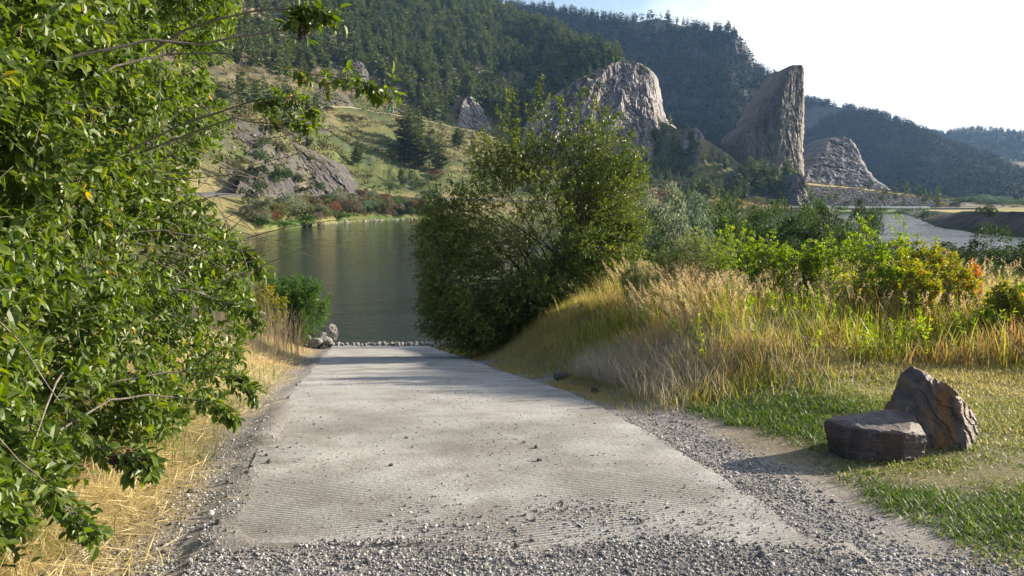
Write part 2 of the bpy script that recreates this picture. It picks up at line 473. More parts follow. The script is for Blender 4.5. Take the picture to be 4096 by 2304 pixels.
F_ = Surf([(p, [(900, 205), (1300, y + 28), (1650 - (p - 880) * .6, y), (1760, y + 6), (2000, 190)]) for p, y in zip(*skyF)], [20, 30, 4, 4], step=2., rough=(9., .008), seed=11,
          extra=lambda t: np.interp(t, [0, 1, 1.8, 2, 4], [0, 1.2, .6, .2, 1]))
def colour_F(S):
    n1 = fbm(S.P * .01, 71, 5)
    return lerp3([.045, .055, .04], [.10, .088, .07], sstep(-.2, .3, n1))
F_.mesh('hills', M_TER, colour_F(F_))

# ---------------------------------------------------------------- rock faces
def crag(name, rows, Yf, label, mat, thick=25, nu=90, nv=110, amp=1.6, fr=.12, seed=0, group=None, vs=.45, cat='rock face', strata=0., outline=1., hi=.66):
    """rock mass: rows = (row, left, right); Yf(px,py) = distance of its front"""
    rows = np.array(rows, float)
    py = np.linspace(rows[0, 0], rows[-1, 0], nv)
    L = np.interp(py, rows[:, 0], rows[:, 1]); Rr = np.interp(py, rows[:, 0], rows[:, 2])
    s = np.linspace(-1, 1, nu)
    w0 = np.clip(Rr - L, 0, 30) / 30 * outline
    L = L + w0 * 2.6 * fbm(v3(py * .22, 1.5), seed + 70, 4); Rr = Rr + w0 * 1.5 * fbm(v3(py * .3, 7.5), seed + 71, 4)
    px = (L + Rr)[:, None] / 2 + (Rr - L)[:, None] / 2 * s[None]
    Y = Yf(px, py[:, None] + 0 * px)
    wid = (Rr - L)[:, None] / FPX * Y
    Y = Y + (1 - np.sqrt(np.clip(1 - s[None] ** 8, 0, 1))) * np.minimum(wid * .2, 5.)
    Pf = pt(px, py[:, None] + 0 * px, Y)
    q = Pf * np.array([1, 1, vs])
    edge = np.clip((1 - np.abs(s)) * 6, .15, 1)[None]
    d = (ridged(q * fr, seed, 6, hi) * 1.35 + fbm(q * fr * 3.2, seed + 5, 4, .7) * .5) * amp
    d = d + np.floor(fbm(q * fr * .9, seed + 31, 3) * 4) / 4 * amp * .8
    ck = lambda f, k_, w_: np.exp(-(vn(q * [f, f, f * .45] + 3.1 * fbm(q * f * 1.5, seed + 40, 2)[..., None] * .35, seed + k_) / w_) ** 2)
    d = d - amp * (.9 * ck(fr * 1.3, 41, .07) + .55 * ck(fr * 3.1, 42, .10))
    if strata: d = d + strata * vn(v3(0, 0, 1) * Pf[..., 2:3] * .8 + fbm(Pf * .05, seed, 3)[..., None] * 1.2, seed + 3)
    Pf[..., 1] -= d * edge
    Pf[..., 0] += fbm(q * fr * 2, seed + 12, 4) * amp * .35
    Pb = Pf[:, ::-1].copy(); Pb[..., 1] = Pf[:, ::-1, 1].max(1, keepdims=True) + thick * (.35 + .65 * np.sqrt(np.clip(1 - s[::-1] ** 2, 0, 1)))[None]
    P = np.concatenate([Pf, Pb[:, 1:-1]], 1)
    h, w_, _ = P.shape; idx = np.arange(h * w_).reshape(h, w_)
    nx = np.roll(idx, -1, 1)
    Fq = np.stack([idx[:-1], idx[1:], nx[1:], nx[:-1]], -1).reshape(-1, 4)
    V = P.reshape(-1, 3); top = V[idx[0]].mean(0, keepdims=True); V = np.concatenate([V, top])
    Ft = np.stack([idx[0], nx[0], np.full(w_, len(V) - 1)], -1)
    o = mk(name, V, [Fq, Ft], mat, origin=V[idx[-1]].mean(0), smooth=False)
    return tag(o, label, cat, group)
def rockmat(name, c1, c2, c3, sc=.25, st=(1, 1, .35), bd=.8, lich=None, ledge=None):
    m, nt, out = newmat(name)
    tc = N(nt, 'TexCoord'); mp = N(nt, 'Mapping'); mp.inputs['Scale'].default_value = st
    nt.links.new(tc.outputs['Object'], mp.inputs[0])
    no = N(nt, 'TexNoise', Scale=sc, Detail=10., Roughness=.68, Distortion=.6); nt.links.new(mp.outputs[0], no.inputs['Vector'])
    col = ramp(nt, [(.3, c1), (.48, c2), (.68, c3)], no.outputs[0])
    if lich:
        n3 = N(nt, 'TexNoise', Scale=sc * 1.6, Detail=8., Roughness=.7); nt.links.new(tc.outputs['Object'], n3.inputs['Vector'])
        k = ramp(nt, [(.56, (0, 0, 0)), (.64, (1, 1, 1))], n3.outputs[0])
        col = mixc(nt, col, lich, k)
    vo = N(nt, 'TexVoronoi', Scale=sc * 3.5, feature='F1'); nt.links.new(mp.outputs[0], vo.inputs['Vector'])
    n2 = N(nt, 'TexNoise', Scale=sc * 5, Detail=9., Roughness=.7); nt.links.new(mp.outputs[0], n2.inputs['Vector'])
    ad = N(nt, 'Math', operation='ADD'); nt.links.new(vo.outputs[0], ad.inputs[0]); nt.links.new(n2.outputs[0], ad.inputs[1])
    pb = N(nt, 'BsdfPrincipled', Roughness=.9); pb.inputs['Specular IOR Level'].default_value = .2
    if ledge:
        ge = N(nt, 'NewGeometry'); sz = N(nt, 'SeparateXYZ'); nt.links.new(ge.outputs['True Normal'], sz.inputs[0])
        lz = N(nt, 'Math', operation='MULTIPLY_ADD'); nt.links.new(no.outputs[0], lz.inputs[0]); lz.inputs[1].default_value = .9; nt.links.new(sz.outputs[2], lz.inputs[2])
        lz2 = N(nt, 'Math', operation='MULTIPLY'); nt.links.new(lz.outputs[0], lz2.inputs[0]); lz2.inputs[1].default_value = .72
        k = ramp(nt, [(.87, (0, 0, 0)), (1.0, (1, 1, 1))], lz2.outputs[0]); col = mixc(nt, col, ledge, k)
    nt.links.new(col, pb.inputs['Base Color'])
    nt.links.new(bump(nt, ad.outputs[0], .8, bd), pb.inputs['Normal'])
    nt.links.new(pb.outputs[0], out.inputs[0]); return m
M_R1 = rockmat('grey_violet_cliff_rock', (.11, .098, .102), (.21, .19, .198), (.36, .33, .325), lich=(.34, .30, .28), ledge=(.17, .15, .07))
M_R2 = rockmat('dark_tower_rock', (.12, .108, .10), (.185, .168, .152), (.27, .245, .22), sc=.22, ledge=(.14, .13, .07))
M_R4 = rockmat('blue_grey_cliff_rock', (.085, .08, .088), (.16, .152, .165), (.28, .27, .28), lich=(.33, .31, .30))
M_R3 = rockmat('dark_outcrop_rock', (.032, .030, .033), (.066, .061, .066), (.12, .112, .117), sc=.35, lich=(.13, .12, .08), ledge=(.15, .13, .06))

def Ytower(x, y):
    xc = np.interp(y, [60, 100, 160, 178, 209], [792, 782, 779, 779, 780])
    b = np.interp(y, [60, 100, 160, 190, 215], [424, 416, 402, 394, 390])
    r = b + np.where(x < xc, (xc - x) * .38, (x - xc) * .55)
    return r - 2.6 * ridged(v3(x / 8 + y / 60, y / 26), 321, 4)
crag('rock_tower', [(65, 793, 801), (66.5, 788, 802.5), (70, 785.5, 803.3), (75, 783, 803.5), (85, 777, 804), (98, 764, 804.5), (108, 757, 804), (122, 750, 804), (130, 740, 804), (136, 732, 803.5), (150, 734, 803), (165, 738, 803.5), (180, 744, 804), (200, 748, 805)],
     Ytower, 'tall fin-shaped grey rock tower with a blunt top standing over the river road', M_R2, thick=40, amp=1.7, fr=.13, seed=21, nu=200, nv=280, vs=.35, hi=.75, outline=1.5, cat='rock tower')
def Ycliff(x, y):
    b = np.interp(y, [60, 80, 120, 150, 175], [468, 452, 432, 412, 392])
    col = 4.5 * np.abs(((x - 640) / 9.5) % 1 - .5) * sstep(632, 642, x)
    but = 5.5 * ridged(v3(x / 24 + (y - 60) / 55, y / 80), 301, 3) + 2.6 * ridged(v3(x / 8 + (y - 60) / 40, y / 45), 305, 3)
    return b - but + (x - 620) * .30 + np.where(x > 650, (x - 650) * 1.6, 0) + col + np.where(x < 585, (585 - x) * .25, 0)
crag('rock_cliff', [(61, 622, 630), (64, 611, 641), (68, 600, 648), (74, 589, 655), (80, 577, 658), (88, 565, 660), (97, 553, 661), (108, 541, 663), (118, 531, 666), (128, 524, 676), (138, 520, 688), (150, 524, 695), (165, 540, 690), (178, 560, 680)],
     Ycliff, 'broad lit grey cliff with fractured columns at its right side', M_R1, thick=40, amp=2.3, fr=.14, seed=31, nu=300, nv=220, hi=.6, vs=.25)
crag('rock_cliff', [(137, 834, 846), (140, 829, 852), (144, 824, 855), (150, 820, 858), (160, 815, 862), (170, 809, 868), (180, 804, 876), (186, 802, 886), (190, 801, 890)],
     lambda x, y: np.interp(y, [135, 190], [500, 425]) + (x - 840) * .25 - 5 * ridged(v3(x / 13 + y / 50, y / 50), 311, 4), 'pale domed cliff face between the rock tower and the shaded ridge', M_R4, thick=40, amp=2., fr=.14, seed=41, nu=190, nv=130, vs=.3)
crag('rock_outcrop', [(60, 349, 358), (62, 346, 362), (70, 345, 363), (80, 343, 365), (88, 338, 370), (96, 325, 382), (106, 308, 398), (112, 305, 408), (118, 315, 412)],
     lambda x, y: np.interp(y, [60, 85, 118], [432, 405, 376]) - (360 - x) * .3, 'purple-grey road cut with a pinnacle above the green sign', M_R3, thick=30, amp=2.2, fr=.12, seed=51, nu=120, nv=90, cat='outcrop')
crag('rock_outcrop', [(82, 292, 305), (88, 286, 330), (95, 285, 345), (104, 290, 352), (110, 300, 350)],
     lambda x, y: np.interp(y, [82, 110], [395, 345]) - (330 - x) * .35, 'low grey rock band on the slope left of the pinnacle', M_R3, thick=25, amp=2., fr=.14, seed=57, nu=80, nv=50, cat='outcrop')
crag('rock_outcrop', [(97, 466, 472), (102, 463, 478), (110, 460, 483), (120, 457, 488), (130, 456, 493), (136, 458, 495)],
     lambda x, y: np.interp(y, [97, 136], [440, 408]) + (x - 470) * .5, 'pointed grey outcrop at the forest edge above the grass slope', M_R1, thick=25, amp=2., fr=.14, seed=61, nu=70, nv=70, cat='outcrop')
crag('rock_outcrop', [(139, 279, 284), (144, 279, 296), (151, 280, 309), (158, 283, 326), (163, 287, 336), (172, 294, 341), (179, 303, 346), (187, 304, 350), (195, 303, 354)],
     lambda x, y: np.interp(y, [139, 195], [238, 206]) + (x - 310) * .62, 'dark craggy rock spur slanting down to the far road', M_R3, thick=20, amp=2.3, fr=.2, seed=71, nu=120, nv=90, cat='outcrop')
crag('rock_outcrop', [(127, 240, 245), (131, 236, 251), (140, 234, 254), (150, 232, 258), (160, 229, 265), (170, 226, 264)],
     lambda x, y: np.interp(y, [127, 170], [200, 184]) + (x - 250) * .45, 'steep grey cliff on the hillside seen at the edge of the leafy bush', M_R3, thick=20, amp=2., fr=.22, seed=81, nu=110, nv=90, cat='outcrop')
crag('rock_outcrop', [(128, 690, 696), (131, 686, 700), (138, 684, 704), (146, 682, 706), (153, 684, 704)],
     lambda x, y: np.interp(y, [128, 153], [418, 404]) + (x - 692) * .4, 'small grey knob of rock on the wooded spur', M_R1, thick=14, amp=1.2, fr=.2, seed=91, nu=50, nv=40, cat='outcrop')
crag('rock_outcrop', [(163, 756, 760), (168, 752, 764), (178, 750, 767), (188, 750, 768)],
     lambda x, y: np.interp(y, [163, 188], [384, 370]) + (x - 760) * .5, 'narrow grey rock rib low on the wooded spur', M_R1, thick=12, amp=1.2, fr=.2, seed=93, nu=40, nv=40, cat='outcrop')
crag('rock_outcrop', [(37, 734, 737), (45, 726, 745), (52, 716, 749), (60, 712, 751), (68, 722, 753), (74, 735, 757)],
     lambda x, y: np.interp(y, [35, 75], [935, 900]) + np.abs(x - 735) * .6, 'bare rock buttress at the right end of the dark ridge', M_R3, thick=40, amp=3., fr=.05, seed=95, nu=60, nv=60, cat='outcrop')

crag('rock_outcrop', [(168, 250, 258), (172, 243, 268), (178, 239, 277), (186, 236, 284), (194, 234, 288)],
     lambda x, y: np.interp(y, [165, 194], [184, 168]) + (x - 262) * .5, 'low pale-topped rock block beside the far road', M_R3, thick=14, amp=1.8, fr=.24, seed=83, nu=110, nv=70, cat='outcrop')
crag('rock_outcrop', [(174, 797, 802), (180, 794, 804.5), (188, 789, 806), (198, 783, 808), (205, 776, 810), (211, 770, 813)],
     lambda x, y: np.interp(y, [170, 211], [352, 338]) + np.abs(x - 797) * .5, 'sunlit rock rib at the roadside below the rock tower', M_R2, thick=16, amp=2.0, fr=.22, seed=85, nu=90, nv=90, cat='outcrop')
crag('rock_outcrop', [(183, 352, 358), (186, 351, 378), (189, 352, 390), (192, 354, 394)],
     lambda x, y: np.interp(y, [183, 192], [272, 262]) + (x - 370) * .5, 'pale cut bank low on the grass slope above the far road', M_R1, thick=8, amp=1.2, fr=.25, seed=87, nu=90, nv=30, cat='outcrop')
crag('rock_outcrop', [(184, 402, 410), (188, 398, 424), (193, 400, 432), (197, 404, 436)],
     lambda x, y: np.interp(y, [184, 197], [292, 275]) + (x - 415) * .5, 'small grey rock cut below the two little pines', M_R3, thick=8, amp=1.2, fr=.25, seed=89, nu=90, nv=30, cat='outcrop')

# roads on the far bank
def strip(name, S, pxs, r0, r1, lift, mat, kind='structure', base=None):
    i0 = np.argmin(abs(S.t - r0)); i1 = np.argmin(abs(S.t - r1))
    j = [int(np.argmin(abs(S.px - p))) for p in pxs]
    a = S.P[i0, j] + [0, 0, lift]; b = S.P[i1, j] + [0, 0, lift]
    V = np.concatenate([a, b, a - [0, 0, 1.2], b - [0, 0, 1.2]]); n = len(j); k = np.arange(n - 1)
    F = np.concatenate([np.stack([k, k + 1, k + 1 + n, k + n], -1), np.stack([k + 1, k, k + 2 * n, k + 1 + 2 * n], -1)])
    return tag(mk(name, V, F, mat, smooth=True), kind=kind)
M_ASPH = surfmat('far_asphalt', (.045, .045, .05), (.06, .06, .065), 2., rough=.8)
strip('road', A, np.arange(150, 700, 3), 3.15, 3.85, .45, M_ASPH)
strip('road', D, np.arange(775, 1000, 3), 3.15, 3.85, .35, M_ASPH)
strip('road', A, np.arange(285, 480, 3), 6.2, 6.8, .3, surfmat('pale_gravel_shoulder', (.20, .18, .11), (.26, .23, .15), 1.5))
M_WHITE = surfmat('galvanised_rail', (.75, .74, .70), (.85, .84, .80), 1., rough=.5)
def guard_rail():
    j = [int(np.argmin(abs(D.px - p))) for p in np.arange(776, 932, 3.)]
    i = int(np.argmin(abs(D.t - 3.05)))
    P = D.P[i, j] + [0, -.2, 0]
    o = P[len(P) // 2]
    root = empty('guard_rail', o, 'long pale guard rail beside the far road under the talus slope', 'guard rail')
    rail = []
    for s, dz in ((0, .55), (1, 1.05)):
        rail.append(P + [0, -.12, dz])
    a, b = rail; c = b + [0, .14, 0]; d = a + [0, .14, 0]; n = len(P); k = np.arange(n - 1)
    V = np.concatenate([a, b, c, d]); Fq = []
    for u, v in ((0, n), (n, 2 * n), (2 * n, 3 * n), (3 * n, 0)): Fq.append(np.stack([k + u, k + 1 + u, k + 1 + v, k + v], -1))
    mk('rail', V, np.concatenate(Fq), M_WHITE, root, o)
    for q in P[::1]:
        x = np.array([[sx * .1, sy * .1, z] for z in (-.3, 1.2) for sy in (-1, 1) for sx in (-1, 1)]) + q + [0, .16, 0]
        mk('post', x, np.array([[0, 2, 3, 1], [4, 5, 7, 6], [0, 1, 5, 4], [2, 6, 7, 3], [0, 4, 6, 2], [1, 3, 7, 5]]), M_WHITE, root, o)
guard_rail()
def box(c, s):
    x = np.array([[a * s[0] / 2, b * s[1] / 2, z * s[2] / 2] for z in (-1, 1) for b in (-1, 1) for a in (-1, 1)]) + c
    return x, np.array([[0, 2, 3, 1], [4, 5, 7, 6], [0, 1, 5, 4], [2, 6, 7, 3], [0, 4, 6, 2], [1, 3, 7, 5]]), np.zeros(8)
def sign():
    b = A.hit(389.5, 118); b[1] -= 1.5
    s = b[1] / FPX
    zt = pt(389.5, 106, b[1])[2]; zb = pt(389.5, 113.2, b[1])[2]
    root = empty('road_sign', b, 'tall green highway sign with four white lines by the upper bench', 'road sign')
    w_ = 4.3 * s; hgt = zt - zb
    g = surfmat('sign_green', (.0, .16, .14), (.0, .20, .17), 3., rough=.4)
    V, F, a = box(np.array([b[0], b[1], (zt + zb) / 2]), (w_, .08, hgt)); mk('panel', V, F, g, root, b)
    wh = surfmat('sign_white', (.7, .75, .72), (.8, .85, .82), 3., rough=.4)
    for i, ww in enumerate((.6, .72, .66, .5)):
        z = zt - hgt * (.13 + .245 * i); n = 12; k = np.arange(n); x = b[0] + w_ * ww * (k / (n - 1) - .5); hh = hgt * .045
        zz = z + .028 * hgt * np.where(k % 3 == 1, 1., -.5)
        V = np.concatenate([v3(x, b[1] - .07, zz - hh), v3(x, b[1] - .07, zz + hh), v3(x, b[1] - .05, zz - hh), v3(x, b[1] - .05, zz + hh)])
        q = np.arange(n - 1); F = [np.stack([q + u, q + 1 + u, q + 1 + v, q + v], -1) for u, v in ((0, n), (n, 3 * n), (3 * n, 2 * n), (2 * n, 0))]
        mk('text_line', V, np.concatenate(F), wh, root, b)
    pm = surfmat('sign_post_wood', (.2, .17, .13), (.26, .22, .17), 3.)
    for dx in (-.3, .3):
        V, F, a = box(np.array([b[0] + dx * w_, b[1] + .12, (b[2] + zt) / 2 - .3]), (.14, .14, zt - b[2] + .4)); mk('post', V, F, pm, root, b)
sign()

# water and riverbed
def water():
    m, nt, out = newmat('river_water')
    tc = N(nt, 'TexCoord'); mp = N(nt, 'Mapping'); mp.inputs['Scale'].default_value = (.7, 1.5, 1); mp.inputs['Rotation'].default_value = (0, 0, .35)
    nt.links.new(tc.outputs['Object'], mp.inputs[0])
    n1 = N(nt, 'TexNoise', Scale=1.1, Detail=6., Roughness=.62); nt.links.new(mp.outputs[0], n1.inputs['Vector'])
    n2 = N(nt, 'TexNoise', Scale=.05, Detail=3., Roughness=.5); nt.links.new(mp.outputs[0], n2.inputs['Vector'])
    st = ramp(nt, [(.35, (.12, .12, .12)), (.7, (1, 1, 1))], n2.outputs[0])
    b = N(nt, 'Bump', Distance=.22); nt.links.new(n1.outputs[0], b.inputs['Height']); nt.links.new(st, b.inputs['Strength'])
    sx_ = N(nt, 'SeparateXYZ'); nt.links.new(tc.outputs['Object'], sx_.inputs[0])
    mr = N(nt, 'MapRange'); nt.links.new(sx_.outputs[0], mr.inputs[0])
    for q, v in enumerate((15., 60., .16, .4)): mr.inputs[q + 1].default_value = v
    nt.links.new(mr.outputs[0], b.inputs['Distance'])
    pb = N(nt, 'BsdfPrincipled', Roughness=.06); pb.inputs['Base Color'].default_value = (.012, .016, .014, 1); pb.inputs['IOR'].default_value = 1.33
    pb.inputs['Specular IOR Level'].default_value = .3
    nt.links.new(b.outputs[0], pb.inputs['Normal']); nt.links.new(pb.outputs[0], out.inputs[0])
    xs = np.linspace(-420, 700, 57); ys = np.linspace(19, 345, 34)
    X, Yg = np.meshgrid(xs, ys); V = v3(X, Yg, WATER).reshape(-1, 3)
    idx = np.arange(len(V)).reshape(X.shape)
    F = np.stack([idx[:-1, :-1], idx[:-1, 1:], idx[1:, 1:], idx[1:, :-1]], -1).reshape(-1, 4)
    tag(mk('river', V, F, m, smooth=True), kind='structure')
    V = np.array([[-1250, -110, -7.4], [1650, -110, -7.4], [1650, 2050, -7.4], [-1250, 2050, -7.4]], float)
    tag(mk('riverbed', V, np.array([[0, 1, 2, 3]]), surfmat('riverbed_mud', (.06, .05, .04), (.09, .08, .06), .05)), kind='structure')
water()

# eroded bench on the right
def bench():
    E = np.array([(900, 330), (912, 270), (924, 205), (932, 172), (950, 152), (978, 135), (1006, 124), (1090, 113), (1300, 100), (1700, 80)], float)
    t = np.linspace(0, 1, len(E)); T = np.linspace(0, 1, 260)
    px = np.interp(T, t, E[:, 0]); Y = np.interp(T, t, E[:, 1])
    x = (px - 512) / FPX * Y; e = v3(x, Y)
    n = unit(np.stack([np.gradient(e[:, 1]), -np.gradient(e[:, 0])], -1)); n = -n  # inland
    c = np.array([250., 230.]); n = unit(c - e[:, :2]) * .5 + n * .5 * np.sign((n * (c - e[:, :2])).sum(-1, keepdims=True)); n = unit(n)
    top = np.interp(px, [900, 925, 935, 1006, 1300], [-1.8, -.9, -.1, .42, .6])
    rows = []
    for v, zz in ((-3, -5.5), (0, WATER - .1), (.4, WATER + .15), (1.5, None), (3.0, None), (4.4, None), (5.4, None), (6, None), (9, None), (20, None), (60, None), (120, None)):
        off = e[:, :2] + n * v
        wig = fbm(v3(e[:, 0] * .12, e[:, 1] * .12, v * .3), 77, 4) * (1.6 if 0 < v < 9 else 0)
        off = off + n * wig[:, None]
        if zz is None:
            f = {1.5: .25, 3.0: .52, 4.4: .78, 5.4: .95}.get(v, 1.)
            z = (WATER + .15) * (1 - f) + top * f + fbm(v3(e[:, 0] * .3, e[:, 1] * .3, v), 78, 3) * .15
            if v > 50: z = z - .2
        else: z = np.full(len(T), zz)
        rows.append(v3(off[:, 0], off[:, 1], z))
    P = np.array(rows)
    # refine rows
    f = np.linspace(0, len(rows) - 1, 90); i = np.minimum(f.astype(int), len(rows) - 2); g = (f - i)[:, None, None]
    P = P[i] * (1 - g) + P[i + 1] * g
    P[..., :2] += (fbm(P * .5, 79, 4) * .35 * ((f > 2) & (f < 8))[:, None])[..., None]
    h, w_, _ = P.shape; idx = np.arange(h * w_).reshape(h, w_)
    F = np.stack([idx[:-1, :-1], idx[:-1, 1:], idx[1:, 1:], idx[1:, :-1]], -1).reshape(-1, 4)
    fr = np.broadcast_to(f[:, None], (h, w_)); nn = fbm(P * .4, 80, 4)
    col = lerp3([.065, .056, .048], [.11, .095, .08], np.clip(.5 + nn, 0, 1))  # bank face colour darkened, so its shade is painted in
    col = lerp3(col, [.34, .29, .10], sstep(6.2, 6.6, fr)); col = lerp3(col, [.26, .30, .10], sstep(8.2, 9, fr) * .5)
    col = lerp3(col, [.06, .08, .03], sstep(3.1, 2.2, fr) * .8)
    tag(mk('ground', P.reshape(-1, 3), F, M_TER, attrs={'col': col.reshape(-1, 3)}, smooth=True), kind='structure')
    return P
BENCH = bench()
# ================================================================ conifers and far bushes
M_NEED = leafmat('pine_needles', [(0, (.026, .050, .012)), (.5, (.080, .112, .025)), (1, (.18, .20, .05))], rough=.7, trans=.15, spec=.2)
M_NEEDY = leafmat('sunny_pine_needles', [(0, (.045, .07, .018)), (.5, (.08, .11, .03)), (1, (.15, .16, .045))], rough=.7, trans=.15, spec=.2)
M_BARK = surfmat('conifer_bark', (.06, .045, .035), (.12, .085, .06), 4.)

def conifer(seed, levels, per, prof, Rmax, t0=.1, clumps=2, size=.5, droop=.35):
    r = np.random.default_rng(seed)
    V = []; n = 0; pos = []; dr = []; ln = []; 
    for i in range(levels):
        t = t0 + (.985 - t0) * (i + r.random() * .6) / levels
        Rr = Rmax * prof(t)
        m = max(3, int(round(per * (.5 + .5 * prof(t)))))
        a0 = r.random() * 6.28
        for k in range(m):
            a = a0 + k * 2 * PI / m + r.normal() * .35
            L = Rr * (.65 + .55 * r.random()); 
            if r.random() < .08: continue
            d = np.array([math.cos(a), math.sin(a), -droop * (.4 + r.random()) * (1 - t) + .25 * t])
            for c in range(clumps):
                f = (c + .15) / clumps
                pos.append(np.array([0, 0, t]) + d * L * f + r.normal(size=3) * L * .06)
                dr.append(d + r.normal(size=3) * .25); ln.append(L * (1.15 - .45 * f) * size * (2 / clumps) ** .3 + .012)
    pos = np.array(pos); dr = np.array(dr); ln = np.array(ln)
    up = unit(v3(0, 0, 1) + r.normal(size=(len(pos), 3)) * .45)
    M = frames(dr, up, ln, ln * .75)
    tv = np.array([[0, 0, 0], [.5, .5, -.12], [1, 0, .03], [.5, -.5, -.12]])
    tf = np.array([[0, 1, 2, 3]])
    rn = np.clip(.5 + r.normal(size=len(pos)) * .22, 0, 1)
    Vc, Fc, Rc = scat(tv, tf, M, pos, rn)
    tp = np.array([[[0, 0, -.04], [0, 0, .3], [0, 0, .65], [0, 0, .97]]]) + 0.
    Vt, Ft, Rt = tubes(tp, np.array([[.017, .013, .008, .002]]), 5)
    return (Vc, Fc, Rc), (Vt, Ft, Rt)
cone = lambda t: (1 - t) ** .75 * min(1, (t - .02) * 6)
pond = lambda t: max(0.03, math.sin(PI * min(1, max(0, (t - .12) / .88)) ** .75)) ** .7
narrow = lambda t: (1 - t) ** .6
TR_M = [conifer(s, 14, 7, p, R0, t0, 1, 1.0) for s, p, R0, t0 in ((1, cone, .19, .06), (2, cone, .16, .08), (3, pond, .17, .22), (4, narrow, .15, .08), (5, pond, .15, .15), (6, cone, .21, .05))]
TR_L = [conifer(s + 20, 7, 4, p, R0, .08, 1, 1.25) for s, p, R0 in ((1, cone, .19), (2, cone, .16), (3, pond, .17), (4, narrow, .15))]
TR_H = [conifer(s + 40, 26, 8, p, R0, t0, 3, .62) for s, p, R0, t0 in ((1, cone, .20, .05), (2, pond, .22, .2), (3, cone, .23, .03), (4, narrow, .17, .06))]

def tree_mesh(T, name='conifer', mat=M_NEED):
    (Vc, Fc, Rc), (Vt, Ft, Rt) = T
    V, F, a = join([(Vc, Fc, Rc), (Vt, Ft, Rt)])
    mi = np.concatenate([np.zeros(len(Fc)), np.ones(len(Ft))])
    return mk(name, V, F, [mat, M_BARK], attrs={'rnd': a}, mi=mi, data_only=True)
MESH_M = [tree_mesh(T) for T in TR_M]; MESH_MY = [tree_mesh(T, 'conifer', M_NEEDY) for T in TR_M]

def bake(T_list, P, H, name, mat, wide=1.):
    parts = []; tr = []
    kind = R_.integers(0, len(T_list), len(P)); yaw = R_.random(len(P)) * 6.28; wd = H * wide * (.8 + .5 * R_.random(len(P)))
    for k, T in enumerate(T_list):
        s = kind == k
        if not s.any(): continue
        cs, sn = np.cos(yaw[s]), np.sin(yaw[s]); z = 0 * cs
        M = np.stack([np.stack([cs * wd[s], -sn * wd[s], z], -1), np.stack([sn * wd[s], cs * wd[s], z], -1), np.stack([z, z, H[s]], -1)], 1)
        base = np.clip(R_.normal(size=s.sum()) * .16, -.4, .4)
        for (V0, F0, R0), L in zip(T, (parts, tr)):
            V, F, _ = scat(V0, F0, M, P[s])
            L.append((V, F, np.clip((R0[None] * .6 + .2 + base[:, None]).ravel(), 0, 1)))
    n0 = sum(len(p[1]) for p in parts)
    V, F, a = join(parts + tr)
    mi = np.zeros(len(F[0])); 
    mi[n0:] = 1
    return tag(mk(name, V, F, [mat, M_BARK], attrs={'rnd': a}, mi=mi), kind='stuff')

# ---- main forest on the left mountain
fbx = [100, 150, 240, 300, 340, 352, 400, 418, 440, 458, 490, 520, 545, 560, 600, 625, 645, 660]
fby = [70, 66, 70, 82, 66, 74, 98, 118, 128, 100, 128, 136, 130, 112, 77, 62, 66, 60]
wA = (A.qy < np.interp(A.qx, fbx, fby)) & (A.qx > 150) & (A.qx < 655) & (A.t[:, None] < 9.15) & (A.t[:, None] > 6)
clear = fbm(A.P * .014, 90, 4)
wA = wA * np.where(clear > .28, .25, 1.)
PA, iA, jA = A.sample(3700, wA * 1.)
HA = 8.6 + 5.0 * R_.random(len(PA)) ** 1.2
HA *= np.interp(PA[:, 1], [300, 400, 700], [.75, .9, 1.2])
visA = proj(PA)
ok = visA[1] > -40; 
wL = (A.qy < np.interp(A.qx, [-250, 100, 150], [40, 62, 68])) & (A.qx > -200) & (A.qx <= 150) & (A.t[:, None] < 9.15) & (A.t[:, None] > 6)
PL = A.sample(900, wL * 1.)[0]
bake(TR_L, PL, 8 + 5 * R_.random(len(PL)), 'forest', M_NEED)
# ---- wooded spur below the cliff, and the dark clump at the tower foot
def near_region(S, poly, n, tmax=99, tmin=4.2):
    w_ = inpoly(S.qx, S.qy, poly) & (S.t[:, None] < tmax) & (S.t[:, None] > tmin)
    return S.sample(n, w_ * 1.)[0]
spurP = near_region(A, [(560, 190), (600, 165), (645, 140), (680, 128), (700, 132), (735, 157), (765, 182), (790, 203), (740, 204), (640, 197), (560, 205)], 190, 8.2)
sH = 5.2 + 3.2 * R_.random(len(spurP))
footP = np.array([pt(a, b, c) for a, b, c in zip(R_.uniform(748, 804, 42), R_.uniform(172, 190, 42), R_.uniform(352, 372, 42))])
footP[:, 2] = np.interp((footP[:, 0] / footP[:, 1]) * FPX + 512, [745, 805], [9, 6]) - R_.random(len(footP)) * 4
fH = 5.5 + 4 * R_.random(len(footP))
# earth under the clump
def foot_mound():
    u = np.linspace(738, 808, 40); v = np.linspace(0, 1, 24); U, Vv = np.meshgrid(u, v)
    Y = 340 + 45 * Vv; top = np.interp(U, [738, 760, 790, 808], [174, 178, 184, 206]); bot = np.interp(U, [738, 808], [206, 209])
    P = pt(U, bot + (top - bot) * Vv ** .8, Y); P[..., 2] += fbm(P * .15, 5, 4) * 1.4; P[..., 1] -= fbm(P * .2, 6, 4) * 1.5
    h, w_, _ = P.shape; idx = np.arange(h * w_).reshape(h, w_)
    F = np.stack([idx[:-1, :-1], idx[:-1, 1:], idx[1:, 1:], idx[1:, :-1]], -1).reshape(-1, 4)
    n = fbm(P * .2, 8, 4)
    col = lerp3([.10, .09, .085], [.17, .14, .11], np.clip(.5 + n * 1.5, 0, 1))
    tag(mk('hills', P.reshape(-1, 3), F, M_TER, attrs={'col': col.reshape(-1, 3)}, smooth=True), kind='structure')
    return P
FM = foot_mound().reshape(-1, 3)
footP = FM[R_.integers(24 * 8, len(FM), 40)]; fH = 7.5 + 4.5 * R_.random(40)

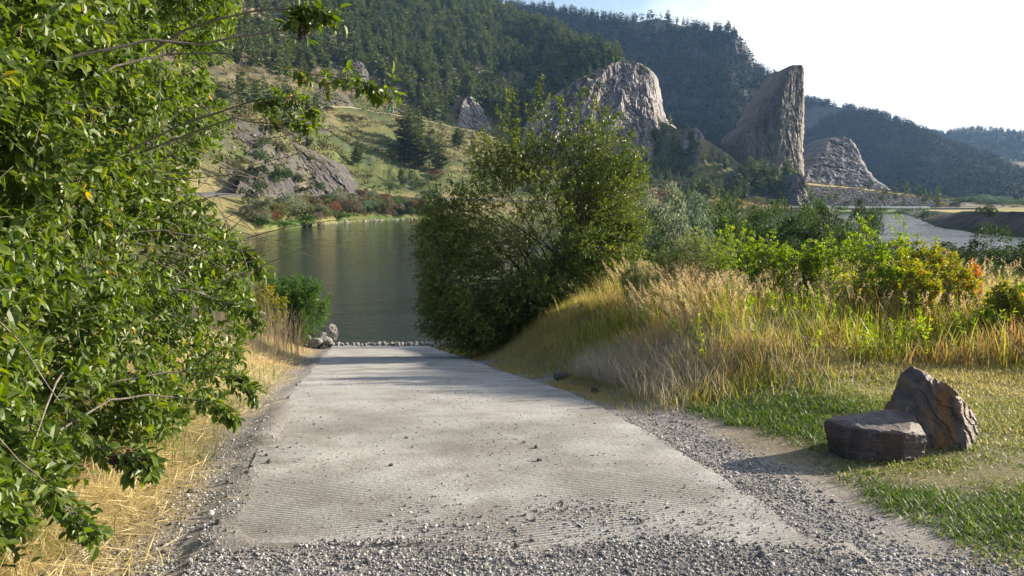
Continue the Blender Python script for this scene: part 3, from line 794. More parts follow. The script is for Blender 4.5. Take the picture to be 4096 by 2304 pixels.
def place(mesh_list, P, H, name, label, cat, group, mat=None, wide=1.):
    for i, (p, h) in enumerate(zip(P, H)):
        o = bpy.data.objects.new(name, mesh_list[int(R_.integers(len(mesh_list)))]); C.objects.link(o)
        o.location = (p[0], p[1], p[2] - .15 * h * .1); w_ = h * wide * (.85 + .4 * R_.random()); o.scale = (w_, w_, h)
        o.rotation_euler = (R_.normal() * .02, R_.normal() * .02, R_.random() * 6.28)
        tag(o, label, cat, group)
# individuals: the largest looking trees of the forest
size = HA / PA[:, 1]; size[~ok] = 0
vis = (visA[1] > 0) & (visA[0] > 215) & (visA[0] < 650) & ok
order = np.argsort(-(size * vis)); big = order[:100]; rest = np.setdiff1d(np.arange(len(PA)), big)
place(MESH_M, PA[big], HA[big], 'pine_tree', 'dark green conifer standing in the dense forest on the left mountainside', 'conifer', 'conifers of the dense mountainside forest')
bake(TR_M, PA[rest], HA[rest], 'forest', M_NEED)
place(MESH_M[:2] + MESH_MY[2:4], spurP[:70], sH[:70], 'pine_tree', 'green conifer on the rocky spur below the broad grey cliff', 'conifer', 'conifers on the rocky spur')
bake(TR_M, spurP[70:], sH[70:], 'forest', M_NEED)
place(MESH_M, footP, fH, 'pine_tree', 'dark conifer in the clump at the foot of the rock tower', 'conifer', 'conifers at the foot of the rock tower')

# trees on the ledges and brow of the broad cliff
cl = [(566, 92, 0), (575, 84, 0), (583, 80, 0), (590, 74, 0), (598, 70, 0), (606, 67, 0), (612, 64, 0), (645, 72, 0), (570, 104, 0), (588, 96, 0), (600, 88, 0), (560, 112, 0), (670, 128, 0), (562, 125, 0)]
cp = np.array([pt(a, b, float(Ycliff(np.array(a), np.array(b))) - 1.5) for a, b, _ in cl])
place(MESH_M, cp, 5 + 3.5 * R_.random(len(cp)), 'pine_tree', 'small conifer rooted on a ledge of the broad grey cliff', 'conifer', 'conifers on the cliff ledges')

# far forests: dark mountain, ridge at right, far hill
nB = fbm(B.P * .012, 51, 5)
wB = (B.t[:, None] < 4.05) & (nB < .5)
bare = np.exp(-((B.qx - 662) / 34) ** 2 - ((B.qy - 26) / 11) ** 2)
PB, _, _ = B.sample(6500, wB * (1 - .93 * bare) * (B.qx > 470) * (B.qx < 798) * np.where(B.t[:, None] > 3.5, 1.5, 1.))
M_FAR = leafmat('shaded_far_needles', [(0, (.012, .026, .012)), (.5, (.026, .044, .020)), (1, (.05, .07, .03))], rough=.8, trans=0, spec=.1)  # needle colour darkened to paint in the shade on the far slopes
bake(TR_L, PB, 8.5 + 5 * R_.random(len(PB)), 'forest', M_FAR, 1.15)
# skyline trees that can be told apart
ix = [478, 486, 497, 506, 513, 521, 530, 538, 546, 553, 560, 568, 575, 582, 592, 598, 602, 611, 616, 622, 628, 632, 636, 666, 668, 678, 683, 689, 702, 708, 713, 720, 731, 736, 752, 758, 777, 781]
ib = int(np.argmin(abs(B.t - 3.97)))
skyP = np.array([B.P[ib, int(np.argmin(abs(B.px - p + R_.normal())))] for p in ix])
place(MESH_M, skyP, 10 + 5 * R_.random(len(ix)), 'pine_tree', 'small dark conifer silhouetted on the skyline of the shaded ridge', 'conifer', 'conifers along the ridge skyline')
wD = (D.t[:, None] > 7.9) & (D.t[:, None] < 10.04) & (fbm(D.P * .012, 61, 5) < .22)
PD, _, _ = D.sample(6500, wD * (1 - .5 * (D.qx > 930)) * np.where(D.t[:, None] > 9.6, 1.6, 1.) * (D.qx > 795) * (D.qx < 1120))
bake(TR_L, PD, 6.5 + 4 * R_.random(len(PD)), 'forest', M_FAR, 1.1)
PF, _, _ = F_.sample(3200, (fbm(F_.P * .01, 71, 5) < .4) * (F_.t[:, None] < 2.02) * (F_.t[:, None] > .8) * (F_.qx > 925) * (F_.qx < 1130) * 1.)
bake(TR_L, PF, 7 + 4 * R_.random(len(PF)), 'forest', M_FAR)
ifr = int(np.argmin(abs(F_.t - 1.97)))
farP = np.array([F_.P[ifr, int(np.argmin(abs(F_.px - p)))] for p in (944, 949, 955, 966, 972, 979, 983, 990, 997, 1001, 1008, 1014, 1019)])
place(MESH_M[2:5], farP, 7 + 5 * R_.random(len(farP)), 'pine_tree', 'tiny pine silhouetted on the low far hill at the right', 'conifer', 'pines along the far hilltop', wide=1.5)
# scattered pines on the talus terrace
tp = np.array([D.hit(a, b) for a, b in ((868, 190.5), (885, 197), (895, 199), (906, 196), (918, 199), (930, 200), (938, 201), (881, 204), (829, 200), (835, 202), (924, 206), (936, 207), (903, 206), (812, 206))])
place(MESH_M, tp, 5 + 4 * R_.random(len(tp)), 'pine_tree', 'scattered small pine on the talus slope right of the rock tower', 'conifer', 'pines on the talus slope')

scp = A.sample(60, 1. * (inpoly(A.qx, A.qy, [(150, 88), (290, 90), (335, 112), (300, 135), (262, 128), (150, 122)]) | inpoly(A.qx, A.qy, [(225, 128), (262, 128), (285, 150), (262, 170), (225, 165)])))[0]
place(MESH_M, scp[:36], 5 + 3.5 * R_.random(36), 'pine_tree', 'conifer on the rocky hillside behind the bare twigs of the bush', 'conifer', 'conifers on the rocky hillside')
# ---- conifers that stand alone, with crown and trunk
def hero_conifer(k, p, h, label, mat=M_NEED, wide=1.):
    root = empty('pine_tree', p, label, 'conifer'); root.rotation_euler = (0, 0, k * 1.7)
    (Vc, Fc, Rc), (Vt, Ft, Rt) = TR_H[k % 4]
    s = np.array([h * wide, h * wide, h])
    mk('crown', Vc * s, Fc, mat, root, attrs={'rnd': Rc}); mk('trunk', Vt * s, Ft, M_BARK, root)
for k, px, py, top, lab, wide in (
    (1, 357, 169, 146, 'lone round-crowned pine on the open grass slope above the far road', 1.25),
    (0, 403, 162, 106, 'tallest dark fir of the tight clump right of the green sign', 1.5),
    (2, 411, 165, 112, 'broad dark fir in front of the tight clump on the grass slope', 1.55),
    (3, 419, 150, 106, 'slender dark fir at the back of the tight clump', 1.5),
    (0, 431, 161, 122, 'separate dark fir just right of the tight clump', 1.4),
    (2, 439, 172, 133, 'dark fir lowest on the slope right of the tight clump', 1.3),
    (3, 409, 152, 104, 'dark fir packed behind the tallest one of the tight clump', 1.5),
    (2, 418, 168, 124, 'wide low-branched fir at the right foot of the tight clump', 1.4),
    (1, 401, 183, 167, 'small pine low on the grass slope under the fir clump', 1.),
    (0, 410, 182, 169, 'second small pine beside the little pine low on the slope', 1.1),
    (1, 457, 150, 128, 'bushy conifer on the grass bench right of the clump', 1.4),
    (0, 472, 152, 133, 'conifer at the edge of the near tree on the grass bench', 1.3),
    (2, 309, 148, 128, 'dark pine on the rock rim above the slanting rock spur', 1.2),
    (0, 300, 142, 124, 'dark fir half hidden behind the bush tip above the rock spur', 1.2),
    (1, 274, 128, 112, 'dark pine on the hillside left of the grass slope', 1.2),
    (1, 786, 186, 160, 'tallest dark pine against the base of the rock tower', 1.),
    (1, 620, 62, 50, 'single conifer on the brow of the broad grey cliff', .9),
    (1, 348, 72, 56, 'pine on top of the pinnacle above the road cut', .9)):
    p = A.hit(px, py) if not (770 < px < 790) else FM[np.argmin(np.abs(proj(FM)[0] - px) + np.abs(proj(FM)[1] - py))].copy()
    h = (py - top) / FPX * p[1]
    hero_conifer(k, p, h, lab, wide=wide)

# ================================================================ bushes
def bushmesh(seed, n, lobes, leaf, stem=True, flat=.8):
    r = np.random.default_rng(seed)
    c = np.stack([r.normal(size=lobes) * .3, r.normal(size=lobes) * .3, .25 + .45 * r.random(lobes)], -1)
    R0 = .22 + .16 * r.random(lobes)
    k = r.integers(0, lobes, n); d = unit(r.normal(size=(n, 3))); d[:, 2] = np.abs(d[:, 2]) * .9 - .25
    rr = R0[k] * (1 - .35 * r.random(n) ** 1.6)
    P = c[k] + d * rr[:, None] + fbm(c[k] * 3 + d * 2.2, seed, 3)[:, None] * d * .12
    P[:, 2] = np.maximum(P[:, 2], .01) * 1.0
    dr = unit(d + r.normal(size=(n, 3)) * .7); up = unit(r.normal(size=(n, 3)) + [0, 0, .8])
    P[:, 2] /= P[:, 2].max(); P[:, :2] /= 2 * np.percentile(np.abs(P[:, :2]), 96)
    M = frames(dr, up, leaf * (.6 + .8 * r.random(n)), leaf * .6 * (.6 + .8 * r.random(n)))
    rn = np.clip(.5 + .2 * r.normal(size=n) + .25 * fbm(P * 5, seed + 3, 2), 0, 1)
    V, F, a = scat(KITE_V, KITE_F, M, P, rn)
    return V, F, a
BUSH_S = [bushmesh(s, 1300, 7, .075) for s in (1, 2, 3)]
BUSH_B = [bushmesh(s + 5, 5200, 10, .036) for s in (1, 2, 3)]
BM = {}
def bush_mat(key):
    cols = {'green': [(.035, .07, .016), (.075, .12, .028)], 'lush': [(.05, .12, .015), (.10, .20, .03)], 'sage': [(.12, .15, .085), (.21, .24, .15)], 'olive': [(.09, .10, .035), (.17, .17, .06)],
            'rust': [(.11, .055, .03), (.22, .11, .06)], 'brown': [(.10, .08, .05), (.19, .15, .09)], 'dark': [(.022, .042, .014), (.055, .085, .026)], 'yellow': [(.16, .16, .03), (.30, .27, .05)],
            'blue': [(.07, .11, .065), (.14, .19, .12)]}[key]
    if key not in BM: BM[key] = leafmat(key + '_bush_leaves', [(0, cols[0]), (.5, tuple((a + b) / 2 for a, b in zip(*cols))), (1, cols[1])], rough=.65, trans=.25, spec=.25)
    return BM[key]
BMESH = {}
def bush(p, w_, h, key, label, group=None, big=False, cat='bush', name='bush'):
    k = int(R_.integers(3)); kk = (key, k, big)
    if kk not in BMESH:
        V, F, a = (BUSH_B if big else BUSH_S)[k]
        BMESH[kk] = mk('bush', V, F, bush_mat(key), attrs={'rnd': a}, data_only=True)
    o = bpy.data.objects.new(name, BMESH[kk]); C.objects.link(o)
    o.location = tuple(p); o.scale = (w_ * 1.15, w_ * 1.0, h * 1.1); o.rotation_euler = (0, 0, R_.random() * 6.28)
    return tag(o, label, cat, group)
# far bank below the road: (px, base row, width px, height px, colour)
colname = {'green': 'green', 'lush': 'bright green', 'sage': 'pale sage-green', 'olive': 'olive', 'rust': 'rust-red', 'brown': 'brownish', 'dark': 'dark green', 'blue': 'blue-green', 'yellow': 'yellow'}
fb = [(258, 222, 22, 16, 'sage'), (272, 224, 26, 18, 'olive'), (288, 221, 28, 18, 'sage'), (252, 209, 15, 14, 'dark'), (302, 219, 20, 14, 'olive'), (262, 229, 20, 6, 'lush'), (285, 229, 26, 6, 'lush'), (305, 226, 20, 7, 'lush'), (315, 224, 16, 8, 'brown'),
      (313, 210, 16, 10, 'green'), (324, 214, 14, 12, 'rust'), (330, 217, 12, 12, 'rust'), (322, 220, 14, 10, 'olive'), (336, 208, 16, 12, 'sage'), (345, 216, 22, 13, 'brown'), (340, 221, 18, 6, 'lush'), (354, 211, 16, 10, 'rust'), (360, 217, 26, 13, 'blue'),
      (376, 213, 16, 11, 'olive'), (388, 216, 18, 12, 'brown'), (398, 209, 18, 9, 'lush'), (404, 216, 16, 10, 'dark'), (412, 214, 16, 10, 'rust'), (424, 216, 18, 10, 'green'), (420, 208, 16, 7, 'olive'), (372, 206, 10, 5, 'brown'), (438, 214, 18, 10, 'brown'),
      (300, 205, 10, 6, 'olive'), (404, 190, 15, 10, 'dark'), (422, 192, 12, 7, 'green'), (430, 186, 10, 8, 'dark'), (392, 195, 6, 9, 'green'), (350, 122, 10, 6, 'brown'), (362, 123, 9, 5, 'brown'), (341, 119, 8, 4, 'olive'), (262, 158, 12, 16, 'green'), (282, 160, 16, 16, 'olive'),
      (318, 196, 14, 9, 'green'), (272, 195, 16, 16, 'green'), (258, 196, 16, 12, 'dark'), (298, 190, 12, 12, 'dark'), (325, 150, 8, 5, 'olive'), (404, 128, 12, 8, 'rust'), (393, 150, 10, 6, 'green'), (436, 178, 12, 6, 'rust')]
kk_ = ['sage', 'olive', 'brown', 'green', 'rust', 'olive', 'blue', 'brown', 'dark']
for i in range(46):
    a = R_.uniform(245, 440); b = float(np.interp(a, [245, 300, 350, 440], [228, 223, 219.5, 217])) - 15 * R_.random() ** 1.1
    fb.append((a, max(b, 203), R_.uniform(9, 17), R_.uniform(6, 11), kk_[i % 9]))
for (a, b, w_, h, k) in fb:
    p = A.hit(a, b); s = p[1] / FPX * (1.3 if b > 200 else 1.1)
    where = 'on the far bank below the road' if b > 200 else ('low on the hillside just above the far road' if b > 170 else 'on the open hillside above the rock spur')
    bush(p, w_ * s, h * s, k, f'{colname[k]} bush {where}', f'{colname[k]} bushes {where}')
# shrubs at roadside and talus, right side
for (a, b, w_, h, k) in [(690, 203, 22, 7, 'rust'), (668, 200, 24, 7, 'rust'), (650, 203, 22, 8, 'brown'), (705, 207, 20, 6, 'olive'), (725, 206, 16, 6, 'green'), (740, 207, 12, 7, 'yellow'), (757, 205, 10, 8, 'olive'), (772, 207, 12, 7, 'green')]:
    p = A.hit(a, b); s = p[1] / FPX
    bush(p, w_ * s, h * s, k, f'{colname[k]} shrub at the foot of the wooded spur', f'{colname[k]} shrubs at the foot of the wooded spur')
for (a, b, w_, h, k) in [(800, 213, 14, 6, 'olive'), (819, 212, 12, 8, 'green'), (840, 213, 14, 6, 'lush'), (862, 213, 16, 5, 'olive'), (882, 213, 14, 5, 'lush'), (905, 213, 16, 4, 'green'), (848, 206, 8, 5, 'green'), (920, 213, 10, 5, 'sage'), (940, 207, 9, 5, 'yellow'), (955, 208, 9, 6, 'dark')]:
    p = D.hit(a, b); s = p[1] / FPX
    bush(p, w_ * s, h * s, k, f'{colname[k]} shrub along the far road by the guard rail', f'{colname[k]} shrubs along the guard rail')
bush(pt(925, 223, 190), 17 * .2, 13 * .21, 'blue', 'rounded blue-green willow at the tip of the eroded bank')
bush(pt(988, 222, 132), 15 * .15, 16 * .15, 'dark', 'dark bush growing on the edge of the eroded bank')
for i, (a, b, w_, h, k) in enumerate([(944, 211, 26, 10, 'dark'), (958, 211, 26, 14, 'green'), (972, 211, 30, 15, 'blue'), (988, 211, 30, 15, 'blue'), (1003, 211, 28, 11, 'green'), (1020, 211, 34, 13, 'blue'), (1040, 211, 34, 13, 'green'), (1065, 211, 30, 12, 'green')]):
    p = pt(a, b, 395 + 8 * (i % 3)); s = p[1] / FPX
    bush(p, w_ * s, h * s, k, 'round-topped leafy tree in the row behind the eroded bank', 'leafy trees behind the eroded bank', True, 'tree', 'leafy_tree')
for (a, b) in ((940, 210), (946, 209), (953, 211)):
    hero_conifer(0, pt(a, b, 385), 13 / FPX * 385, {940: 'dark conifer left of the round trees behind the eroded bank', 946: 'middle conifer left of the round trees behind the bank', 953: 'conifer touching the round trees behind the bank'}[a])
# shore stones on the far side
M_ST = rockmat('pale_shore_stone', (.16, .15, .145), (.32, .30, .28), (.48, .46, .42), sc=1.2, st=(1, 1, 1), bd=.1)
def stone_mesh(seed, sub=ICO2, flat=.7, name='stone', mat=None, cuts=9):
    r = np.random.default_rng(seed); v, f = sub
    d = unit(v); n = unit(r.normal(size=(cuts, 3))); h = .7 + .3 * r.random(cuts)
    q = np.max((d @ n.T) / h, axis=1); rr = np.minimum(1 / np.maximum(q, .8), 1.2)
    V = d * rr[:, None] * (1 + .06 * fbm(d * 3, seed, 3))[:, None] * [1, .8, flat]
    return mk(name, V, f, mat or M_ST, data_only=True)
STONES = [stone_mesh(s) for s in range(5)]
DKST = stone_mesh(33, mat=M_R3)
def stone(p, s, label, group=None, mesh=None, name='stone', cat='rock', sq=1.):
    o = bpy.data.objects.new(name, mesh or STONES[int(R_.integers(len(STONES)))]); C.objects.link(o)
    o.location = tuple(p); o.scale = (s * 1.15, s, s * sq); o.rotation_euler = (R_.normal() * .3, R_.normal() * .3, R_.random() * 6.28)
    return tag(o, label, cat, group)
stone(A.hit(304, 225.0) + [0, -1, 0], 1.15, 'largest dark boulder at the far water edge, leftmost of three', None, DKST, sq=.7)
stone(A.hit(309, 224.4) + [0, -1, 0], .95, 'dark boulder touching the largest one at the far water edge', None, DKST, sq=.7)
stone(A.hit(321, 224.4) + [0, -2, 0], 1.1, 'dark boulder standing alone in the shallows of the far bank', None, DKST, sq=.7)
for i in range(56):
    a = [R_.uniform(352, 384), R_.uniform(384, 416), R_.uniform(318, 350)][i % 3]
    p = A.hit(a, float(np.interp(a, [318, 350, 416], [224, 221.6, 219.6])) - R_.random() * 1.2)
    p[2] = WATER + .02 + R_.random() * .2
    stone(p, .15 + .34 * R_.random() ** 2, 'pale riprap stone at the far waterline', 'pale riprap stones at the far waterline', sq=.65)

for p in scp[36:]: bush(p, 3.2 + R_.random() * 2, 1.8 + R_.random(), 'dark', 'dark green scrub on the rocky hillside behind the bare twigs', 'dark scrub on the rocky hillside')

for (a, b, w_, h, k) in [(262, 195, 26, 20, 'dark'), (288, 193, 20, 22, 'green'), (299, 184, 12, 12, 'dark'), (250, 180, 16, 14, 'olive'), (272, 168, 18, 14, 'green'), (318, 165, 10, 6, 'olive'), (330, 176, 8, 5, 'brown'), (345, 196, 12, 6, 'olive'), (310, 197, 16, 9, 'dark')]:
    p = A.hit(a, b); s = p[1] / FPX; p[1] -= 9
    bush(p, w_ * s, h * s, k, f'{colname[k]} scrub growing in the gaps of the roadside rocks', f'{colname[k]} scrub among the roadside rocks')
# tussocks and low scrub that roughen the open slopes; rubble on the talus
def scrub(S, w_, n, name, mat, size, per=9):
    P = S.sample(n, w_)[0]; keep = fbm(P * .045, 401, 4) + .35 * R_.random(len(P)) > .08; P = P[keep]; m = len(P)
    q = np.repeat(P, per, 0) + R_.normal(size=(m * per, 3)) * [size * .5, size * .5, size * .18] + [0, 0, size * .2]
    d = unit(R_.normal(size=q.shape) + [0, 0, .7]); L = size * (.35 + .5 * R_.random(len(q)))
    V, F, a = scat(KITE_V, KITE_F, frames(d, unit(R_.normal(size=q.shape)), L, L * .6), q, np.clip(np.repeat(R_.random(m), per) + R_.normal(size=len(q)) * .12, 0, 1))
    tag(mk(name, V, F, mat, attrs={'rnd': a}), kind='stuff')
M_SCR = leafmat('hillside_scrub', [(0, (.035, .05, .018)), (.35, (.07, .085, .03)), (.65, (.16, .14, .06)), (.9, (.24, .20, .10)), (1, (.16, .08, .045))], rough=.8, trans=.15, spec=.1)
op = (A.t[:, None] > 4.1) & (A.t[:, None] < 7.6) & (A.qx > -150) & (A.qx < 800)
scrub(A, op * 1., 13000, 'hillside_scrub', M_SCR, 1.1)
scrub(A, ((A.t[:, None] > 2) & (A.t[:, None] < 3.1) & (A.qx > 170) & (A.qx < 800)) * 1., 1500, 'bank_scrub', M_SCR, .9)
scrub(D, ((D.t[:, None] > 5) & (D.t[:, None] < 7.5) & (D.qx > 800)) * 1., 1600, 'terrace_scrub', M_SCR, 1.1)
M_RUB = leafmat('talus_rubble_stone', [(0, (.06, .055, .06)), (.6, (.13, .12, .125)), (1, (.26, .245, .245))], rough=.9, trans=0, spec=.1)
P = D.sample(5200, ((D.t[:, None] > 5.02) & (D.t[:, None] < 5.9) & (D.qx > 803) & (D.qx < 960)) * 1.)[0]
v, f = ICO1; s_ = .22 + .5 * R_.random(len(P)) ** 3
V, F, a = scat(v * [1, .8, .7], f, frames(unit(R_.normal(size=P.shape)), unit(R_.normal(size=P.shape) + [0, 0, 2]), s_, s_), P)
tag(mk('talus_rubble', V, F, M_RUB, attrs={'rnd': a}), kind='stuff')
P = A.sample(3200, (inpoly(A.qx, A.qy, [(640, 150), (700, 150), (800, 204), (640, 204)]) | inpoly(A.qx, A.qy, [(225, 130), (262, 128), (350, 180), (352, 196), (225, 196)])) * 1.)[0]
s_ = .2 + .6 * R_.random(len(P)) ** 3
V, F, a = scat(v * [1, .8, .7], f, frames(unit(R_.normal(size=P.shape)), unit(R_.normal(size=P.shape) + [0, 0, 2]), s_, s_), P)
tag(mk('talus_rubble', V, F, M_RUB, attrs={'rnd': a}), kind='stuff')
# ================================================================ near ground
def zr(y): return np.interp(y, [-40, 5, 6, 7.5, 9, 10.5, 12.5, 14.7, 17, 20, 25, 30.7, 40, 60], [.05, .0, -.03, -.12, -.25, -.42, -.70, -1.02, -1.32, -1.72, -2.42, -3.19, -4.5, -6])
def cxr(y): return -.07 - .18 * (y - 5.26)
HW = 1.63
def shore_near(x): return np.interp(x, [-400, -60, -20, -9, -5, 0, 4, 10, 40, 70, 120, 300], [20, 24, 27.5, 29, 30.6, 31.5, 33, 44, 82, 100, 118, 122])
def G(x, y):
    x = np.asarray(x, float); y = np.asarray(y, float)
    ramp_z = zr(y); off = x - cxr(y)
    sh = shore_near(x)
    # right-hand side: level ground, low mound, then the flood plain
    zR = np.interp(y, [-40, 0, 7, 11, 15, 18, 25, 36, 60, 200], [.05, 0, 0, .12, .12, -.1, -1.2, -2.3, -2.75, -2.75])
    zR = zR + .16 * np.exp(-((x - 1.8) / 1.6) ** 2 - ((y - 11.6) / 2.0) ** 2) * 1.4 + .10 * fbm(v3(x * .35, y * .35), 3, 4) * sstep(6, 9, y)
    zL = np.interp(y, [-40, 0, 8, 13, 20, 27, 30, 60], [.05, 0, .02, -.15, -.95, -2.15, -2.7, -6])
    zL = zL + .08 * fbm(v3(x * .4, y * .4), 4, 4) * sstep(4, 9, np.abs(off))
    blendR = sstep(HW + .05, HW + 2.6, off); blendL = sstep(HW + .2, HW + 2.6, -off)
    z = ramp_z * (1 - blendR) + zR * blendR
    z = z * (1 - blendL) + zL * blendL
    z = z + .012 * fbm(v3(x * 3, y * 3), 8, 4) * sstep(HW - .3, HW + .3, np.abs(off))
    # fall to the water at the near shore
    f = sstep(-3.5, 1.5, y - sh)
    zz = np.minimum(z, z * (1 - f) + (WATER - 1.2) * f)
    zz = np.where(y > sh + 1.5, np.minimum(zz, WATER - 1.2 - .08 * np.clip(y - sh - 1.5, 0, 30)), zz)
    ed = np.abs(off); inr = (ed < HW + .12) & (y < 36)
    nn = fbm(v3(x * 1.7, y * 1.7), 19, 4)
    lip = ramp_z + np.where(off < 0, .020, .004) + np.where(off < 0, .035, .012) * nn + .022 * sstep(4.95, 4.6, y) - .05 * sstep(HW - .02, HW - .30, ed) * sstep(4.5, 5.0, y) 
    lip = np.where(ed < HW - .34, np.where(y > 5.1, ramp_z - .03, lip), lip)
    lip = np.where(y < 4.6, zz + .03 * sstep(3.4, 4.5, y), lip)
    return np.where(inr & (y > 3.4), np.minimum(zz + .05, lip), zz)
def gsheet():
    xs = np.unique(np.concatenate([np.linspace(-420, -40, 30), np.linspace(-40, -10, 61), np.arange(-10, 12, .09), np.linspace(12, 45, 90), np.linspace(45, 700, 80)]))
    ys = np.unique(np.concatenate([np.linspace(-110, -4, 30), np.arange(-4, 16, .09), np.arange(16, 36, .22), np.linspace(36, 130, 110), np.linspace(130, 200, 12)]))
    X, Y = np.meshgrid(xs, ys); Z = G(X, Y); P = v3(X, Y, Z); off = X - cxr(Y)
    n1 = fbm(P * .8, 11, 5); n2 = fbm(P * 3, 12, 4)
    dirt = lerp3([.13, .105, .085], [.22, .185, .15], np.clip(.5 + n2, 0, 1))
    grav = lerp3([.16, .15, .145], [.27, .255, .245], np.clip(.5 + n2, 0, 1))
    col = dirt
    gm = np.clip(sstep(HW + 1.0, HW + .35, off + n1 * .5) + sstep(5.0, 4.2, Y + n1 * .3) * sstep(2.6, 1.9, X + n1 * .4 - (5 - Y) * .7), 0, 1) * sstep(-HW - .5, -HW - .1, off)
    gm = np.where(Y < 3.9, sstep(3.4, 2.2, np.abs(X - .4)), gm)
    col = lerp3(col, grav, gm)
    straw = sstep(-HW - .25, -HW - .9, off + n1 * .5) * (Y < 30)
    col = lerp3(col, lerp3([.20, .15, .07], [.34, .27, .13], np.clip(.5 + n2, 0, 1)), straw)
    lawn = sstep(HW + .6, HW + 1.6, off + n1 * .8) * (Y < 12) * (Y > 3)
    col = lerp3(col, lerp3([.10, .11, .035], [.18, .165, .07], np.clip(.5 + n1 * 2, 0, 1)), lawn * np.clip(.55 + n1 * 1.4, 0, 1))
    deep = sstep(9, 10, Y) * sstep(HW + .5, HW + 1.5, off)
    col = lerp3(col, [.09, .075, .04], deep)
    low = sstep(18, 26, Y) * (off > HW)
    col = lerp3(col, [.05, .06, .025], low)
    col = np.where((Z < WATER + .3)[..., None], np.array([.07, .065, .055]), col)
    h, w_ = X.shape; idx = np.arange(h * w_).reshape(h, w_)
    F = np.stack([idx[:-1, :-1], idx[:-1, 1:], idx[1:, 1:], idx[1:, :-1]], -1).reshape(-1, 4)
    m = surfmat('trodden_earth', (.75, .75, .75), (1.25, 1.22, 1.2), 14., 55., .7, .02, .95, attr='col', spec=.1)
    tag(mk('ground', P.reshape(-1, 3), F, m, attrs={'col': col.reshape(-1, 3)}, smooth=True), kind='structure')
gsheet()

def ramp_slab():
    ys = np.concatenate([np.arange(4.55, 16, .08), np.arange(16, 34, .25)]); u = np.linspace(-1, 1, 44)
    U, Y = np.meshgrid(u, ys)
    hw = HW + .03 * fbm(v3(U * 0, Y * .9, U), 15, 3) + .02 * vn(v3(U * 0, Y * 6, U), 16)
    jag = np.where(Y < 4.6, fbm(v3(U * 3, Y * 0), 18, 3) * .12, 0)
    X = cxr(Y) + U * hw; Z = zr(Y) + .02 + .004 * fbm(v3(X, Y), 14, 3)
    P = v3(X, Y + jag, Z)
    h, w_, _ = P.shape; idx = np.arange(h * w_).reshape(h, w_)
    F = [np.stack([idx[:-1, :-1], idx[:-1, 1:], idx[1:, 1:], idx[1:, :-1]], -1).reshape(-1, 4)]
    V = P.reshape(-1, 3)
    rim = np.concatenate([idx[0], idx[1:, -1], idx[-1, -2::-1], idx[-2:0:-1, 0]]); base = len(V)
    V = np.concatenate([V, V[rim] - [0, 0, .14]]); k = np.arange(len(rim)); k2 = np.roll(k, -1)
    F.append(np.stack([rim[k], base + k, base + k2, rim[k2]], -1))
    m, nt, out = newmat('grooved_concrete')
    tc = N(nt, 'TexCoord'); sp = N(nt, 'SeparateXYZ'); nt.links.new(tc.outputs['Object'], sp.inputs[0])
    # broom/tine grooves pulled across the slab, slightly askew
    n0 = N(nt, 'TexNoise', Scale=1.2, Detail=3.); nt.links.new(tc.outputs['Object'], n0.inputs['Vector'])
    a = N(nt, 'Math', operation='MULTIPLY_ADD'); nt.links.new(sp.outputs[0], a.inputs[0]); a.inputs[1].default_value = -.30; nt.links.new(sp.outputs[1], a.inputs[2])
    b = N(nt, 'Math', operation='MULTIPLY_ADD'); nt.links.new(n0.outputs[0], b.inputs[0]); b.inputs[1].default_value = .012; nt.links.new(a.outputs[0], b.inputs[2])
    c = N(nt, 'Math', operation='MULTIPLY'); nt.links.new(b.outputs[0], c.inputs[0]); c.inputs[1].default_value = 2 * PI / .037
    s = N(nt, 'Math', operation='SINE'); nt.links.new(c.outputs[0], s.inputs[0])
    n1 = N(nt, 'TexNoise', Scale=1.7, Detail=6., Roughness=.6); nt.links.new(tc.outputs['Object'], n1.inputs['Vector'])
    n2 = N(nt, 'TexNoise', Scale=30., Detail=8., Roughness=.7); nt.links.new(tc.outputs['Object'], n2.inputs['Vector'])
    n3 = N(nt, 'TexNoise', Scale=.5, Detail=4., Roughness=.6); nt.links.new(tc.outputs['Object'], n3.inputs['Vector'])
    base_c = ramp(nt, [(.25, (.25, .245, .24)), (.5, (.36, .353, .348)), (.75, (.47, .462, .455))], n2.outputs[0])
    stain = ramp(nt, [(.35, (.66, .63, .60)), (.6, (1, 1, 1))], n1.outputs[0])
    col = mixc(nt, base_c, stain, 1., 'MULTIPLY')
    # grooves hold dirt; worn smooth in places and lower down
    g = ramp(nt, [(.0, (1, 1, 1)), (.42, (0, 0, 0))], s.outputs[0])  # 1 in groove
    wear = ramp(nt, [(.40, (0, 0, 0)), (.56, (1, 1, 1))], n3.outputs[0])
    gm = N(nt, 'Math', operation='MULTIPLY'); nt.links.new(g, gm.inputs[0]); nt.links.new(wear, gm.inputs[1])
    yl = N(nt, 'MapRange'); nt.links.new(sp.outputs[1], yl.inputs[0])
    for i, q in enumerate((4.9, 11., 1., .15)): yl.inputs[i + 1].default_value = q
    gy = N(nt, 'Math', operation='MULTIPLY'); nt.links.new(gm.outputs[0], gy.inputs[0]); nt.links.new(yl.outputs[0], gy.inputs[1])
    gk = N(nt, 'Math', operation='MULTIPLY'); nt.links.new(gy.outputs[0], gk.inputs[0]); gk.inputs[1].default_value = .9
    col = mixc(nt, col, (.11, .10, .088), gk.outputs[0])
    hh = N(nt, 'Math', operation='MULTIPLY_ADD'); nt.links.new(gy.outputs[0], hh.inputs[0]); hh.inputs[1].default_value = -1.; nt.links.new(n2.outputs[0], hh.inputs[2])
    pb = N(nt, 'BsdfPrincipled', Roughness=.85); pb.inputs['Specular IOR Level'].default_value = .25
    nt.links.new(col, pb.inputs['Base Color']); nt.links.new(bump(nt, hh.outputs[0], .8, .012), pb.inputs['Normal'])
    nt.links.new(pb.outputs[0], out.inputs[0])
    tag(mk('road', V, F, m, smooth=False), kind='structure')
ramp_slab()

